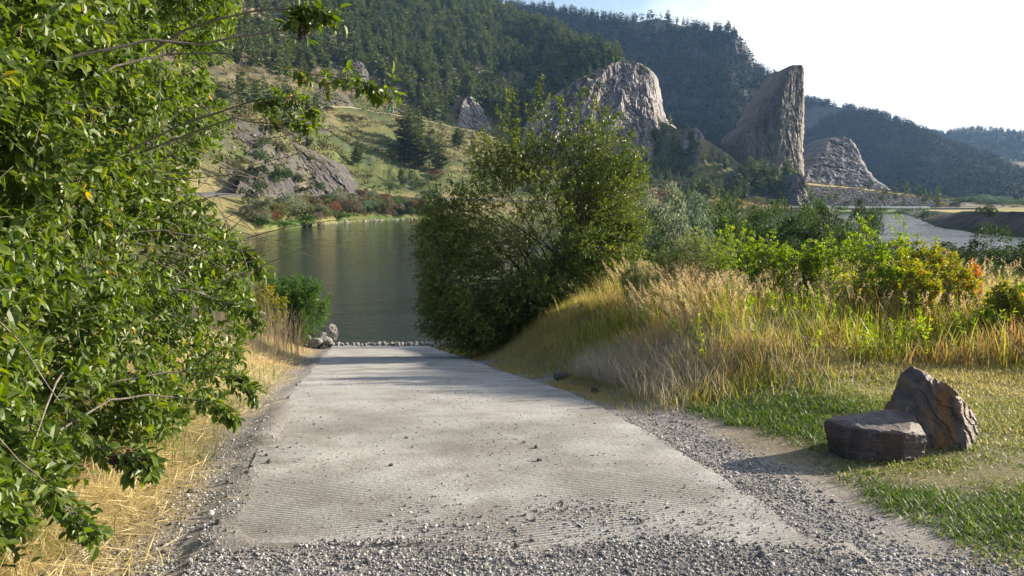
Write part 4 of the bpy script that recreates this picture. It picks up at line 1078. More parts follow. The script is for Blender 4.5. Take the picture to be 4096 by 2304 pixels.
# block mat at the foot of the ramp
def block_mat():
    root = empty('concrete_block_mat', (cxr(30.2), 30.2, zr(30.2)), 'rough row of small concrete blocks where the ramp meets the water', 'ramp edge')
    o = np.array([cxr(30.2), 30.2, zr(30.2)]); mm = surfmat('worn_block_concrete', (.09, .09, .09), (.22, .215, .21), 9.)
    for r in range(3):
        for k in range(26):
            x = cxr(30.2) - 2.5 + k * .17 + .08 * (r % 2) + R_.normal() * .03; y = 29.6 + r * .42 + R_.normal() * .09
            v, f = ICO1; s = np.array([.072, .15, .09]) * (.5 + .7 * R_.random())
            vv = np.sign(v) * np.abs(v) ** .6 * s + [x, y, zr(y) + .05 + .02 * R_.normal()]
            mk('block', vv, f, mm, root, o)
block_mat()

# ---------------------------------------------------------------- gravel and stones
M_GR = leafmat('gravel_stone', [(0, (.09, .085, .085)), (.35, (.19, .18, .18)), (.7, (.30, .285, .28)), (1, (.52, .50, .48))], rough=.8, trans=0, spec=.3)
def pebbles(P, S, name='gravel', sub=None):
    n = len(P); v, f = (ICO_0 if sub is None else sub)
    q = unit(R_.normal(size=(n, 3))); up = unit(v3(0, 0, 1) + R_.normal(size=(n, 3)) * .35)
    M = frames(np.cross(q, up) + 1e-4, up, S, S * (.55 + .4 * R_.random(n)), S * (.38 + .35 * R_.random(n)))
    parts = []
    for k in range(4):
        s = np.arange(n) % 4 == k
        vv = v * (1 + .28 * R_.normal(size=(len(v), 1)).clip(-1, 1) * .7)
        parts.append(scat(vv, f, M[s], P[s] + v3(0, 0, 1) * (S[s] * .22)[:, None]))
    V, F, a = join(parts)
    return tag(mk(name, V, F, M_GR, attrs={'rnd': a}), kind='stuff')
import bmesh as _bm
def _ico0():
    b = _bm.new(); _bm.ops.create_icosphere(b, subdivisions=1, radius=1); v = np.array([x.co[:] for x in b.verts]); f = np.array([[q.index for q in p.verts] for p in b.faces]); b.free(); return v, f
ICO_0 = _ico0()
def surf_z(x, y):
    on = (np.abs(x - cxr(y)) < HW) & (y > 4.55) & (y < 34)
    return np.where(on, np.maximum(zr(y) + .021, G(x, y)), G(x, y))
def gravel():
    # loose bed at the bottom of the picture and down the right side of the slab
    n = 170000; x = R_.uniform(-2.4, 3.9, n); y = 3.3 + 5.2 * R_.random(n) ** 1.25
    off = x - cxr(y); nz = fbm(v3(x * 1.3, y * 1.3), 31, 4); nz2 = fbm(v3(x * .6, y * .9), 33, 3)
    d = sstep(4.78, 4.48, y + nz * .4) * sstep(3.2, 2.2, x - (4.6 - y) * .8 + nz * .5)
    d = np.maximum(d, sstep(HW - .05, HW + .05, off) * sstep(HW + .75, HW + .3, off + nz * .3) * np.interp(y, [5, 7, 8.5], [1, .7, .25]))
    tongue = .8 * np.exp(-((x - .1 - (y - 4.8) * .2) / .6) ** 2) * sstep(5.8, 4.9, y + nz * .5)
    d = np.maximum(d, tongue * sstep(-.2, .3, nz2 + .15) * .85)
    left = sstep(-HW + .15, -HW - .15, off) * sstep(-HW - .65, -HW - .2, off) * np.interp(y, [4, 7, 8.5], [.55, .35, .1])
    d = np.maximum(d, left * np.clip(.7 + nz, 0, 1))
    k = R_.random(n) < d
    x, y = x[k], y[k]
    S = .0035 + .0075 * R_.random(len(x)) ** 2.4 + .012 * (R_.random(len(x)) ** 22)
    pebbles(v3(x, y, surf_z(x, y)), S)
    # scattered crumbs over the slab
    n = 26000; x = R_.uniform(-5, 1.8, n); y = 4.6 + 9 * R_.random(n) ** 1.7; off = x - cxr(y)
    nz = fbm(v3(x * 1.6, y * 1.1), 35, 4)
    k = (np.abs(off) < HW) & (R_.random(n) < np.clip(.28 + nz * 1.3 + .25 * sstep(.9, 1.6, np.abs(off)), .04, 1) * np.interp(y, [4.6, 7, 10, 13], [1, .6, .35, .1]))
    x, y = x[k], y[k]
    pebbles(v3(x, y, surf_z(x, y)), .003 + .007 * R_.random(len(x)) ** 3)
gravel()
M_PEB = rockmat('loose_grey_stone', (.12, .11, .11), (.22, .205, .20), (.36, .34, .32), sc=6., st=(1, 1, 1), bd=.01)
PEB = [stone_mesh(40 + s, ICO2, .62, mat=M_PEB) for s in range(5)]
for i in range(70):
    if i % 3 == 0: x, y = R_.uniform(-2.1, -1.5), R_.uniform(4.2, 7.4); x = cxr(y) - HW - R_.uniform(-.15, .45)
    elif i % 3 == 1: x, y = R_.uniform(-1.6, 2.2), R_.uniform(3.7, 4.7)
    else: y = R_.uniform(4.4, 8.5); x = cxr(y) + R_.uniform(-HW, HW)
    where = ['in the dirt along the left edge of the concrete', 'in the gravel in front of the concrete', 'lying loose on the concrete'][i % 3]
    s = (.009 if i % 3 == 2 else .013) + .016 * R_.random() ** 2
    stone((x, y, float(surf_z(x, y)) + s * .3), s, 'small grey stone ' + where, 'small grey stones ' + where, PEB[i % 5])

# ---------------------------------------------------------------- the two boulders
def boulder(name, o, planes, tilt, scale, label, mat, seed, am=.03):
    v, f = ico(6); d = unit(v)
    n = unit(np.array([p[:3] for p in planes], float)); h = np.array([p[3] for p in planes], float)
    q = np.max((d @ n.T) / h, axis=1); V = d / q[:, None]
    # soften, then break the surface along bedding planes
    V = V * .97
    t = np.array(tilt, float); t = t / np.linalg.norm(t)
    # chisel flat fracture facets
    r3 = np.random.default_rng(seed); fn = unit(r3.normal(size=(46, 3)) + [0, -.3, .2]); sup = (V @ fn.T).max(0); fh = sup * (.90 + .09 * r3.random(46))
    for j in range(46):
        ex = V @ fn[j] - fh[j]; V = V - np.clip(ex, 0, None)[:, None] * fn[j] * .9
    w_ = V + fbm(V * 5, seed, 3)[:, None] * .03
    bed = np.floor((w_ @ t) * 26 + 2.2 * fbm(V * 6, seed + 1, 3)) ; step = _h(bed.astype(np.int64), bed.astype(np.int64) * 0, bed.astype(np.int64) * 0 + 3, seed) - .5
    cell = np.floor(V * 7 + 1.2 * fbm(V * 4, seed + 5, 2)[:, None]).astype(np.int64); blk = _h(cell[:, 0], cell[:, 1], cell[:, 2], seed + 8) - .5
    V = V + d * (am * (1.3 * step + .8 * blk * sstep(-.1, .3, fbm(V * 3, seed + 6, 3)) + .9 * ridged(V * 4.5, seed + 2, 5) + .35 * fbm(V * 22, seed + 3, 3)))[:, None]
    ob = mk(name, V * scale, f, mat, smooth=False)
    ob.location = o
    return tag(ob, label, 'boulder')
def bouldermat(name, c1, c2, c3, rust):
    m, nt, out = newmat(name)
    tc = N(nt, 'TexCoord'); mp = N(nt, 'Mapping'); mp.inputs['Rotation'].default_value = (.3, .75, .2); mp.inputs['Scale'].default_value = (4.2, 1.5, 1.1)
    nt.links.new(tc.outputs['Object'], mp.inputs[0])
    no = N(nt, 'TexNoise', Scale=3., Detail=9., Roughness=.65, Distortion=.5); nt.links.new(mp.outputs[0], no.inputs['Vector'])
    col = ramp(nt, [(.3, c1), (.5, c2), (.72, c3)], no.outputs[0])
    n3 = N(nt, 'TexNoise', Scale=1.3, Detail=6., Roughness=.6, Distortion=.3); nt.links.new(mp.outputs[0], n3.inputs['Vector'])
    k = ramp(nt, [(.47, (0, 0, 0)), (.60, (1, 1, 1))], n3.outputs[0]); col = mixc(nt, col, rust, k)
    n2 = N(nt, 'TexNoise', Scale=26., Detail=9., Roughness=.75); nt.links.new(tc.outputs['Object'], n2.inputs['Vector'])
    pb = N(nt, 'BsdfPrincipled', Roughness=.62); pb.inputs['Specular IOR Level'].default_value = .45
    nt.links.new(col, pb.inputs['Base Color']); nt.links.new(bump(nt, n2.outputs[0], .9, .02), pb.inputs['Normal'])
    nt.links.new(pb.outputs[0], out.inputs[0]); return m
M_BO1 = bouldermat('slate_brown_boulder', (.046, .038, .038), (.092, .074, .072), (.21, .185, .175), (.20, .095, .04))
M_BO2 = bouldermat('dark_plum_boulder', (.030, .022, .028), (.056, .042, .052), (.11, .092, .105), (.075, .045, .040))
# upright one: leaning slab; planes are (normal, distance) in metres about its centre
boulder('boulder', (3.30, 6.90, .17), [(-.93, -.10, .50, .275), (-.40, -.92, .20, .225), (.74, -.66, .20, .30), (.72, .05, .70, .262), (.06, -.05, 1, .425), (0, 1, .1, .27), (.6, .8, .1, .3), (-.8, .6, .2, .3), (0, 0, -1, .40), (1, .05, .05, .372), (-1, 0, -.2, .42)],
        (.8, -.15, .55), np.array([1, 1, .86]), 'tall upright rust-streaked boulder with a jagged lit right side, on the grass', M_BO1, 5, .021)
boulder('boulder', (2.755, 6.55, .10), [(0, -.10, 1, .155), (-.12, .1, 1, .18), (-.15, -1, -.22, .255), (.45, -1, -.1, .29), (-1, -.15, -.35, .34), (-1, -.5, .25, .36), (1, -.05, -.12, .345), (.9, .5, .1, .36), (0, 1, .05, .29), (-.6, .9, 0, .31), (0, 0, -1, .25), (.5, -.4, .9, .26), (-.65, -.9, 0, .31)],
        (.05, .1, 1), np.array([.95, .95, .92]), 'low flat-topped dark plum boulder in front of the tall one', M_BO2, 9, .006)
# white rocks at the foot of the ramp and odd rocks by the slab
wr = [(293, 333, 27.5, .17, 'pale grey'), (302, 336, 27.8, .20, 'white'), (310, 334, 28.4, .17, 'rust-stained'), (318, 337, 28.2, .20, 'white'), (327, 333, 28.8, .26, 'tall pale'), (324, 340, 27.6, .16, 'cream'), (313, 341, 27.4, .15, 'white'), (305, 331, 28.6, .14, 'pinkish')]
for i, (a, b, Y, s, c) in enumerate(wr):
    x = (a - 512) / FPX * Y; z = float(max(G(x, Y), WATER + .02)) + .06
    z = max(z, float(pt(a, b, Y)[2]) - .05)
    mm = stone_mesh(60 + i, ICO2, .75, mat=M_ST if i not in (2,) else M_BO1)
    stone((x, Y, z), s * 1.25, f'{c} rock number'.replace(' number', '') + [' at the left end of the pile by the ramp foot', ' low in the pile by the ramp foot, left part', ' at the back of the pile by the ramp foot', ' at the middle of the pile by the ramp foot', ' at the water end of the pile by the ramp foot', ' nearest the concrete in the pile by the ramp foot', ' in front of the middle of the pile by the ramp foot', ' under the willow bush behind the pile'][i], 'pale rocks by the ramp foot', mm)
y = 12.0
stone((cxr(12.2) + HW + .42, 12.2, float(G(cxr(12.2) + HW + .42, 12.2)) + .01), .13, 'half-buried dark rock on the bank right of the ramp', None, stone_mesh(80, ICO2, .7, mat=M_BO2))
stone((cxr(10.2) + HW + .30, 10.2, float(G(cxr(10.2) + HW + .30, 10.2)) + .02), .07, 'small dark stone just right of the concrete edge', None, stone_mesh(81, ICO2, .6, mat=M_BO2))
# ================================================================ near plants
def leaf_set(P0, D, Ln, nl, leafL, leafW, droop=.35, t0=.15, jit=.5, upb=None, twr=.0016, tpl='leaf', bend=.25, grav=.0):
    """sprigs: P0 base, D direction, Ln length (N arrays), nl leaves each -> leaves (V,F,rnd), twigs (V,F,rnd), tips"""
    n = len(P0); K = 5
    t = np.linspace(0, 1, K)
    sag = v3(0, 0, -1) * bend
    side = unit(R_.normal(size=(n, 3)))
    pts = P0[:, None] + D[:, None] * (t * 1.)[None, :, None] * Ln[:, None, None] + (sag + side * .18)[:, None] * (t ** 2)[None, :, None] * Ln[:, None, None]
    tw = tubes(pts, np.broadcast_to(twr * (1.25 - t), (n, K)) * (.7 + .6 * R_.random((n, 1))), 3)
    tl = t0 + (1 - t0) * (np.arange(nl)[None] + R_.random((n, nl)) * .7) / nl
    tl = np.clip(tl, 0, 1)
    f = tl * (K - 1); i = np.minimum(f.astype(int), K - 2); g = (f - i)[..., None]
    r = np.arange(n)[:, None]
    pos = pts[r, i] * (1 - g) + pts[r, i + 1] * g
    T = unit(pts[r, i + 1] - pts[r, i])
    a = (np.arange(nl)[None] * 2.4 + R_.random((n, 1)) * 6.28 + R_.normal(size=(n, nl)) * .4)
    ref = unit(np.cross(T, v3(0, 0, 1) + .01)); ref2 = np.cross(T, ref)
    out = ref * np.cos(a)[..., None] + ref2 * np.sin(a)[..., None]
    d = unit(T * (.55 + .6 * tl[..., None]) + out * .9 + R_.normal(size=pos.shape) * jit * .5 + v3(0, 0, -1) * droop)
    up = unit((v3(0, 0, 1) if upb is None else np.array(upb)) + R_.normal(size=pos.shape) * jit)
    sc_ = (.45 + .75 * R_.random((n, nl))) * (1 - .25 * (tl - .5) ** 2)
    M = frames(d.reshape(-1, 3), up.reshape(-1, 3), (leafL * sc_).ravel(), (leafW * sc_ * (.85 + .3 * R_.random((n, nl)))).ravel())
    base = R_.random((n, 1)) * .5; rn = np.clip(base + .55 * R_.random((n, nl)), 0, 1).ravel()
    tv, tf = (LEAF_V, LEAF_F) if tpl == 'leaf' else (KITE_V, KITE_F)
    return scat(tv, tf, M, pos.reshape(-1, 3), rn), tw, pts[:, -1]

M_CH = leafmat('chokecherry_leaf', [(0, (.032, .064, .012)), (.5, (.075, .120, .017)), (.86, (.14, .185, .026)), (.97, (.22, .24, .04)), (1, (.38, .26, .04))], rough=.45, trans=.42, spec=.4)
M_TW = surfmat('grey_brown_twig_bark', (.10, .085, .07), (.22, .195, .17), 20.)
M_BER = leafmat('ripe_berry_skin', [(0, (.008, .004, .007)), (1, (.03, .008, .014))], rough=.22, trans=0, spec=.6)
M_STALK = leafmat('berry_stalk', [(0, (.20, .07, .03)), (1, (.34, .12, .05))], rough=.6, trans=0)

def left_bush():
    ey = [-160, 0, 25, 45, 60, 90, 110, 130, 150, 165, 182, 200, 230, 260, 300, 340, 370, 390, 410, 430, 460, 490, 520, 550, 590]
    ex = [235, 240, 238, 225, 205, 215, 232, 222, 205, 190, 190, 212, 238, 254, 252, 248, 240, 225, 208, 160, 122, 100, 72, 36, 20]
    base = pt(20, 470, 5.6); base[2] = float(G(base[0], base[1]))
    root = empty('chokecherry_bush', base, 'large leafy bush with dark berries filling the left side of the picture', 'bush')
    # tips of the sprigs fill the outline, nearer toward the left and bottom
    n = 9500
    py = R_.uniform(-150, 592, n); edge = np.interp(py, ey, ex)
    s = R_.random(n) ** .75; px = -150 + (edge + 150) * s
    yf = np.interp(px, [-150, 0, 120, 250], [3.3, 4.0, 5.8, 8.0]) + np.interp(py, [-150, 200, 420, 590], [.2, .5, .3, .0])
    yf = yf + 1.0 * fbm(v3(px / 55, py / 55, 0), 101, 3)
    back = R_.exponential(.85, n) * (R_.random(n) < .8)
    Y = np.maximum(yf + back, 2.9)
    P = pt(px, py, Y)
    clump = fbm(v3(px / 28, py / 28, Y * .8), 103, 3)
    k = clump + .30 * R_.random(n) > -.13
    k &= P[:, 2] > G(P[:, 0], P[:, 1]) + .12
    P = P[k]; n = len(P)
    D = unit(v3(.75, -.25, .25) + R_.normal(size=(n, 3)) * .55)
    Ln = R_.uniform(.14, .34, n); P0 = P - D * Ln[:, None]
    lv, tw, tips = leaf_set(P0, D, Ln, 8, .088, .043, droop=.38, upb=(.35, -.1, .9), jit=.42)
    sets = [lv]; tws = [tw]
    # long boughs that reach out over the view
    boughs = [
        [(20, 120, 5.2), (115, 66, 5.6), (171, 53, 5.8), (222, 53, 5.8), (275, 65, 5.7), (323, 76, 5.6), (361, 82, 5.5), (393, 87, 5.5)],
        [(60, 60, 5.0), (150, 40, 5.2), (200, 44, 5.3), (245, 36, 5.3), (285, 29, 5.3), (303, 26, 5.3), (296, 24, 5.3), (298, 20, 5.3)],
        [(150, 52, 5.6), (185, 30, 5.5), (215, 20, 5.4), (250, 12, 5.4), (280, 8, 5.3), (300, 8, 5.3), (315, 10, 5.3), (326, 14, 5.3)],
        [(60, 190, 6.3), (130, 150, 6.3), (180, 125, 6.3), (224, 111, 6.2), (250, 102, 6.1), (275, 97, 6.0), (295, 98, 6.0), (312, 108, 5.9)],
        [(100, 170, 6.5), (160, 145, 6.4), (205, 128, 6.3), (235, 118, 6.2), (255, 122, 6.2), (270, 124, 6.1), (290, 120, 6.1), (305, 122, 6.0)],
        [(40, 250, 6.6), (110, 235, 6.8), (165, 230, 7.0), (205, 238, 7.1), (230, 247, 7.1), (245, 252, 7.1), (252, 258, 7.1), (258, 266, 7.1)],
        [(90, 300, 7.0), (140, 288, 7.2), (190, 290, 7.4), (220, 300, 7.5), (240, 305, 7.5), (247, 308, 7.5), (252, 312, 7.5), (256, 318, 7.5)],
        [(60, 400, 5.8), (120, 380, 6.0), (170, 372, 6.2), (205, 372, 6.3), (225, 376, 6.3), (235, 380, 6.3), (243, 384, 6.3), (248, 390, 6.3)],
        [(60, 430, 5.0), (110, 400, 5.3), (150, 395, 5.5), (185, 398, 5.6), (205, 402, 5.6), (215, 405, 5.6), (222, 410, 5.6), (226, 414, 5.6)],
        [(-30, 300, 4.2), (20, 340, 4.3), (60, 400, 4.4), (90, 440, 4.4), (110, 455, 4.4), (125, 456, 4.4), (138, 458, 4.4), (147, 464, 4.4)],
        [(-60, 380, 3.9), (-20, 420, 3.9), (20, 460, 4.0), (50, 490, 4.0), (62, 505, 4.0), (70, 512, 4.0), (78, 518, 4.0), (84, 524, 4.0)],
        [(0, 140, 4.4), (60, 150, 4.8), (120, 175, 5.4), (170, 190, 6.), (210, 196, 6.2), (235, 193, 6.3), (255, 188, 6.4), (262, 184, 6.4)]]
    boughs = boughs[:11]
    BP = np.array([pt(*np.array(b).T) for b in boughs])
    # smooth + resample
    t = np.linspace(0, 7, 29); i = np.minimum(t.astype(int), 6); g = (t - i)[None, :, None]
    BPs = BP[:, i] * (1 - g) + BP[:, i + 1] * g
    BPs = BPs + .012 * fbm(BPs * 6, 105, 2)[..., None]
    rb = np.interp(np.linspace(0, 1, 29), [0, 1], [.009, .0025])
    tb = tubes(BPs, rb[None] * np.array([1, 1, 1, 1, 1, 1, 1, .8, .8, .5, .5])[:, None], 6)
    tws2 = [tb]
    # sprigs on the boughs
    for b, (lo, cnt, dn) in enumerate([(18, 42, .2), (17, 26, .15), (19, 30, .2), (17, 26, .4), (20, 16, .4), (12, 40, .2), (10, 40, .1), (10, 50, .2), (12, 34, .1), (8, 50, .3), (8, 46, .3)]):
        if not cnt: continue
        k = R_.integers(lo, 29, cnt); p0 = BPs[b, k] + R_.normal(size=(cnt, 3)) * .008
        T = unit(BPs[b, np.minimum(k + 1, 28)] - BPs[b, np.maximum(k - 1, 0)])
        d = unit(T * .7 + R_.normal(size=(cnt, 3)) * .6 + v3(.1, 0, .1 - dn))
        lv, tw, _ = leaf_set(p0, d, R_.uniform(.05, .13, cnt), 5, .072, .034, droop=.25, jit=.35, upb=(.3, -.2, .9))
        sets.append(lv); tws.append(tw)
    # bare grey twigs in the gaps
    m = 80; q = R_.uniform([110, 60], [250, 290], (m, 2)); a = pt(q[:, 0], q[:, 1], R_.uniform(6.2, 7.6, m))
    d = unit(v3(.9, .1, .12) + R_.normal(size=(m, 3)) * .55); t = np.linspace(0, 1, 7)[None, :, None]
    pp = a[:, None] + d[:, None] * t * R_.uniform(.3, 1.0, (m, 1, 1)) + R_.normal(size=(m, 1, 3)) * .12 * t ** 2
    pp = pp + .015 * fbm(pp * 9, 107, 2)[..., None]
    tws2.append(tubes(pp, np.broadcast_to(np.linspace(.0042, .0012, 7), (m, 7)), 4))
    # scaffold limbs
    m = 14; ends = P[R_.choice(np.where(proj(P)[0] < 170)[0], m)]; org = base + R_.normal(size=(m, 3)) * [.5, .8, 0] + v3(-.6, 1.0, 0)
    org[:, 2] = G(org[:, 0], org[:, 1]); t = np.linspace(0, 1, 9)[None, :, None]
    pp = org[:, None] * (1 - t) + ends[:, None] * t + v3(0, 0, 1) * (np.sin(PI * t) * .55) + R_.normal(size=(m, 1, 3)) * .1 * np.sin(PI * t)
    tws2.append(tubes(pp, np.broadcast_to(np.linspace(.013, .003, 9), (m, 9)), 5))
    V, F, a = join(sets); mk('leaves', V, F, M_CH, root, base, attrs={'rnd': a}, smooth=False)
    V, F, a = join(tws + tws2); mk('branches', V, F, M_TW, root, base, attrs={'rnd': a}, smooth=True)
    # hanging racemes of berries
    src = np.concatenate([BPs[0][17:], BPs[1][19:], BPs[2][19:], BPs[3][18:], BPs[4][20:], BPs[7][18:], BPs[9][16:], P[(R_.random(n) < .022)]])
    c = src[R_.integers(0, len(src), 280)] + R_.normal(size=(280, 3)) * .015
    st = []; bp = []
    for q in c:
        L = R_.uniform(.03, .08); dd = unit(np.array([R_.normal() * .3, R_.normal() * .3, -1.]))
        st.append(np.array([q, q + dd * L * .5, q + dd * L]))
        for j in range(int(R_.integers(4, 10))): bp.append(q + dd * L * R_.uniform(.25, 1.05) + R_.normal(size=3) * .008)
    st = np.array(st); V, F, a = tubes(st, np.broadcast_to([.0014, .0012, .001], (len(st), 3)), 3)
    mk('berry_stalks', V, F, M_STALK, root, base, attrs={'rnd': a})['kind'] = 'stuff'
    bp = np.array(bp); v, f = ICO2 if len(bp) < 400 else ICO1
    M = np.einsum('n,ij->nij', R_.uniform(.005, .0075, len(bp)), np.eye(3))
    V, F, a = scat(v, f, M, bp); o = mk('berries', V, F, M_BER, root, base, attrs={'rnd': a}, smooth=True); o['kind'] = 'stuff'
left_bush()

# ---- the multi-stemmed tree right of the ramp
M_MT = leafmat('small_tree_leaf', [(0, (.032, .058, .012)), (.5, (.075, .11, .017)), (.85, (.16, .19, .028)), (1, (.28, .23, .04))], rough=.42, trans=.34, spec=.45)
def mid_tree():
    Yc = 21.5
    base = np.array([.75, Yc, float(G(.75, Yc))])
    root = empty('leafy_tree', base, 'wide multi-stemmed leafy tree right of the ramp, standing over the water', 'tree')
    # crown lobes (px, py, rx, ry, Y, ry-depth, weight)
    el = [(530, 224, 88, 72, 21.5, 2.0, 1.0), (458, 258, 46, 72, 21.0, 1.5, .75), (600, 203, 44, 54, 21.8, 1.5, .85), (598, 258, 50, 34, 20.6, 1.3, .55), (478, 318, 50, 38, 20.0, 1.2, .75), (512, 158, 48, 34, 21.8, 1.2, .28),
          (602, 145, 36, 28, 22.0, .9, .11), (440, 232, 30, 45, 21.2, 1.0, .22), (545, 290, 60, 30, 20.2, 1.2, .5), (632, 228, 18, 12, 20.8, .5, .07), (436, 300, 20, 42, 20.2, .8, .25), (560, 150, 50, 20, 21.8, .9, .13), (632, 170, 20, 26, 22, .7, .1), (492, 318, 44, 30, 20.4, 1.0, .45)]
    tot = sum(e[-1] for e in el); NS = 14500; P = []
    for (a, b, rx, ry, Y, dY, w_) in el:
        m = int(NS * w_ / tot); d = unit(R_.normal(size=(m, 3))); r = (R_.random(m) ** .42)[:, None] * (1 + .22 * fbm(d * 2.3 + a, 111, 3))[:, None]
        q = d * r; P.append(pt(a + q[:, 0] * rx, b + q[:, 1] * ry, Y + q[:, 2] * dY))
    P = np.concatenate(P); P = P[fbm(P * 1.1, 113, 3) + .25 * R_.random(len(P)) > -.16]
    P[:, 2] = np.maximum(P[:, 2], G(P[:, 0], P[:, 1]) + .25)
    px_, py_ = proj(P); P = P[~((px_ < 425) & (py_ > 345))]
    c0 = np.array([.6, Yc, 0.2]); D = unit(unit(P - c0) + v3(0, 0, .35) + R_.normal(size=P.shape) * .5)
    Ln = R_.uniform(.18, .5, len(P)); P0 = P - D * Ln[:, None] * .6
    lv, tw, _ = leaf_set(P0, D, Ln, 10, .074, .042, droop=.2, jit=.6, tpl='kite', twr=.0025)
    sets = [lv]; tws = [tw]
    # tall shoots above the crown
    sh = [(505, 82, 150), (512, 92, 150), (497, 110, 160), (540, 80, 140), (533, 96, 150), (548, 100, 150), (556, 97, 140), (562, 108, 150), (520, 118, 160), (586, 90, 135), (597, 100, 140), (607, 108, 140), (590, 120, 150), (620, 118, 150), (634, 132, 160), (644, 150, 175), (575, 110, 150), (528, 108, 160), (484, 130, 170), (470, 150, 185), (428, 195, 230), (420, 215, 245), (436, 185, 230), (450, 176, 215), (636, 158, 190), (650, 225, 235)]
    for (a, t_, b) in sh:
        Y = 21.5 + R_.normal() * .5; p1 = pt(a, t_, Y); p0 = pt(a + R_.uniform(-6, 6) + (530 - a) * .12, b, Y)
        m = 42; u = R_.random(m)[:, None] ** .8; mid = R_.normal(size=3) * .08
        q = p0 * (1 - u) + p1 * u + mid * np.sin(PI * u) + R_.normal(size=(m, 3)) * .035
        lv, tw, _ = leaf_set(q, unit(v3(0, 0, 1.) + R_.normal(size=(m, 3)) * .8), R_.uniform(.05, .18, m), 5, .078, .044, droop=.1, jit=.6, tpl='kite', twr=.002)
        sets.append(lv); t = np.linspace(0, 1, 6)[:, None]
        tws.append(tubes((p0 * (1 - t) + p1 * t + mid * np.sin(PI * t))[None], np.linspace(.011, .003, 6)[None], 4))
    # stems and limbs
    stems = []; rad_ = []
    bs = [(.1, 0), (.5, .3), (.75, -.2), (1.05, .2), (1.5, -.1), (2.0, .2), (-.3, .1)]
    tg = R_.integers(0, len(P), 60); Pc = P * .8 + c0 * .2
    for j in range(60):
        bx, by = bs[j % 7]; o = np.array([base[0] + bx - .4, Yc + by, 0]); o[2] = G(o[0], o[1]) - .05
        e = Pc[tg[j]]; kn = o + (e - o) * .35 + np.array([0, 0, .7]); t = np.linspace(0, 1, 9)[:, None]
        stems.append(o * (1 - t) ** 2 + kn * 2 * t * (1 - t) + e * t ** 2 + .05 * fbm(v3(j, t[:, 0] * 5), 115, 2)[:, None]); r0 = .055 if j < 14 else .032
        rad_.append(np.linspace(r0, .006, 9))
    tws.append(tubes(np.array(stems), np.array(rad_), 6))
    V, F, a = join(sets); px_, py_ = proj(V)
    mk('crown', V, F, M_MT, root, base, attrs={'rnd': a})
    V, F, a = join(tws); mk('branches', V, F, surfmat('dark_stem_bark', (.055, .045, .04), (.13, .11, .095), 12.), root, base, smooth=True)
mid_tree()

# ---- upright leafy shrubs on the right
LM = {'g': leafmat('fresh_green_shrub_leaf', [(0, (.07, .13, .012)), (.5, (.14, .21, .018)), (.9, (.24, .29, .03)), (1, (.34, .28, .04))], rough=.42, trans=.55, spec=.4),
      'y': leafmat('yellowing_shrub_leaf', [(0, (.11, .14, .018)), (.5, (.20, .22, .03)), (.85, (.32, .27, .04)), (1, (.36, .15, .04))], rough=.45, trans=.45, spec=.4),
      'o': leafmat('orange_shrub_leaf', [(0, (.30, .10, .02)), (.5, (.42, .16, .04)), (1, (.40, .24, .06))], rough=.45, trans=.4, spec=.4),
      'w': leafmat('willow_leaf', [(0, (.10, .14, .035)), (.5, (.17, .21, .06)), (1, (.29, .30, .10))], rough=.5, trans=.4, spec=.35),
      'd': leafmat('deep_green_willow_leaf', [(0, (.035, .085, .015)), (.5, (.065, .14, .025)), (1, (.12, .20, .045))], rough=.5, trans=.35, spec=.35)}
def shrub(px, top, Y, wpx, key, label, stems=14, leaf=(.055, .024), group=None, per=26, name='leafy_shrub', sink=0, cat='shrub'):
    x = (px - 512) / FPX * Y; b = np.array([x, Y, float(G(x, Y))]); tz = pt(px, top, Y)[2]; H = (tz - b[2]) * 1.12; wd = wpx / FPX * Y / 2
    root = empty(name, b, label, cat, group)
    ls = []; ts = []
    for s in range(stems):
        a = R_.random() * 6.28; r = wd * math.sqrt(R_.random()); h = H * (1 - .38 * (r / wd) ** 1.5 * R_.random() - .25 * R_.random() * (s > 0))
        if s == 0: r *= .2
        e = b + [r * math.cos(a), r * math.sin(a) * .8, h]; o = b + [r * .35 * math.cos(a), r * .35 * math.sin(a), -.02]
        t = np.linspace(0, 1, 7)[:, None]; cv = o * (1 - t) + e * t + R_.normal(size=3) * .06 * H * np.sin(PI * t)
        ts.append(tubes(cv[None], np.linspace(.008, .002, 7)[None], 4))
        m = per; u = .18 + .82 * R_.random(m) ** .75; f = u * 6; i = np.minimum(f.astype(int), 5); g = (f - i)[:, None]
        q = cv[i] * (1 - g) + cv[i + 1] * g
        sl = (.04 + .26 * (1 - u) * wd) + .03
        lv, tw, _ = leaf_set(q, unit(v3(0, 0, .75) + R_.normal(size=(m, 3)) * .75), sl, 6, leaf[0], leaf[1], droop=.05, jit=.55, tpl='leaf' if Y < 14 else 'kite', twr=.0016)
        ls.append(lv); ts.append(tw)
    V, F, a = join(ls); mk('leaves', V, F, LM[key], root, b, attrs={'rnd': a}); V, F, a = join(ts); mk('stems', V, F, M_TW, root, b)
S_ = 'leafy green shrub behind the tall grass, '
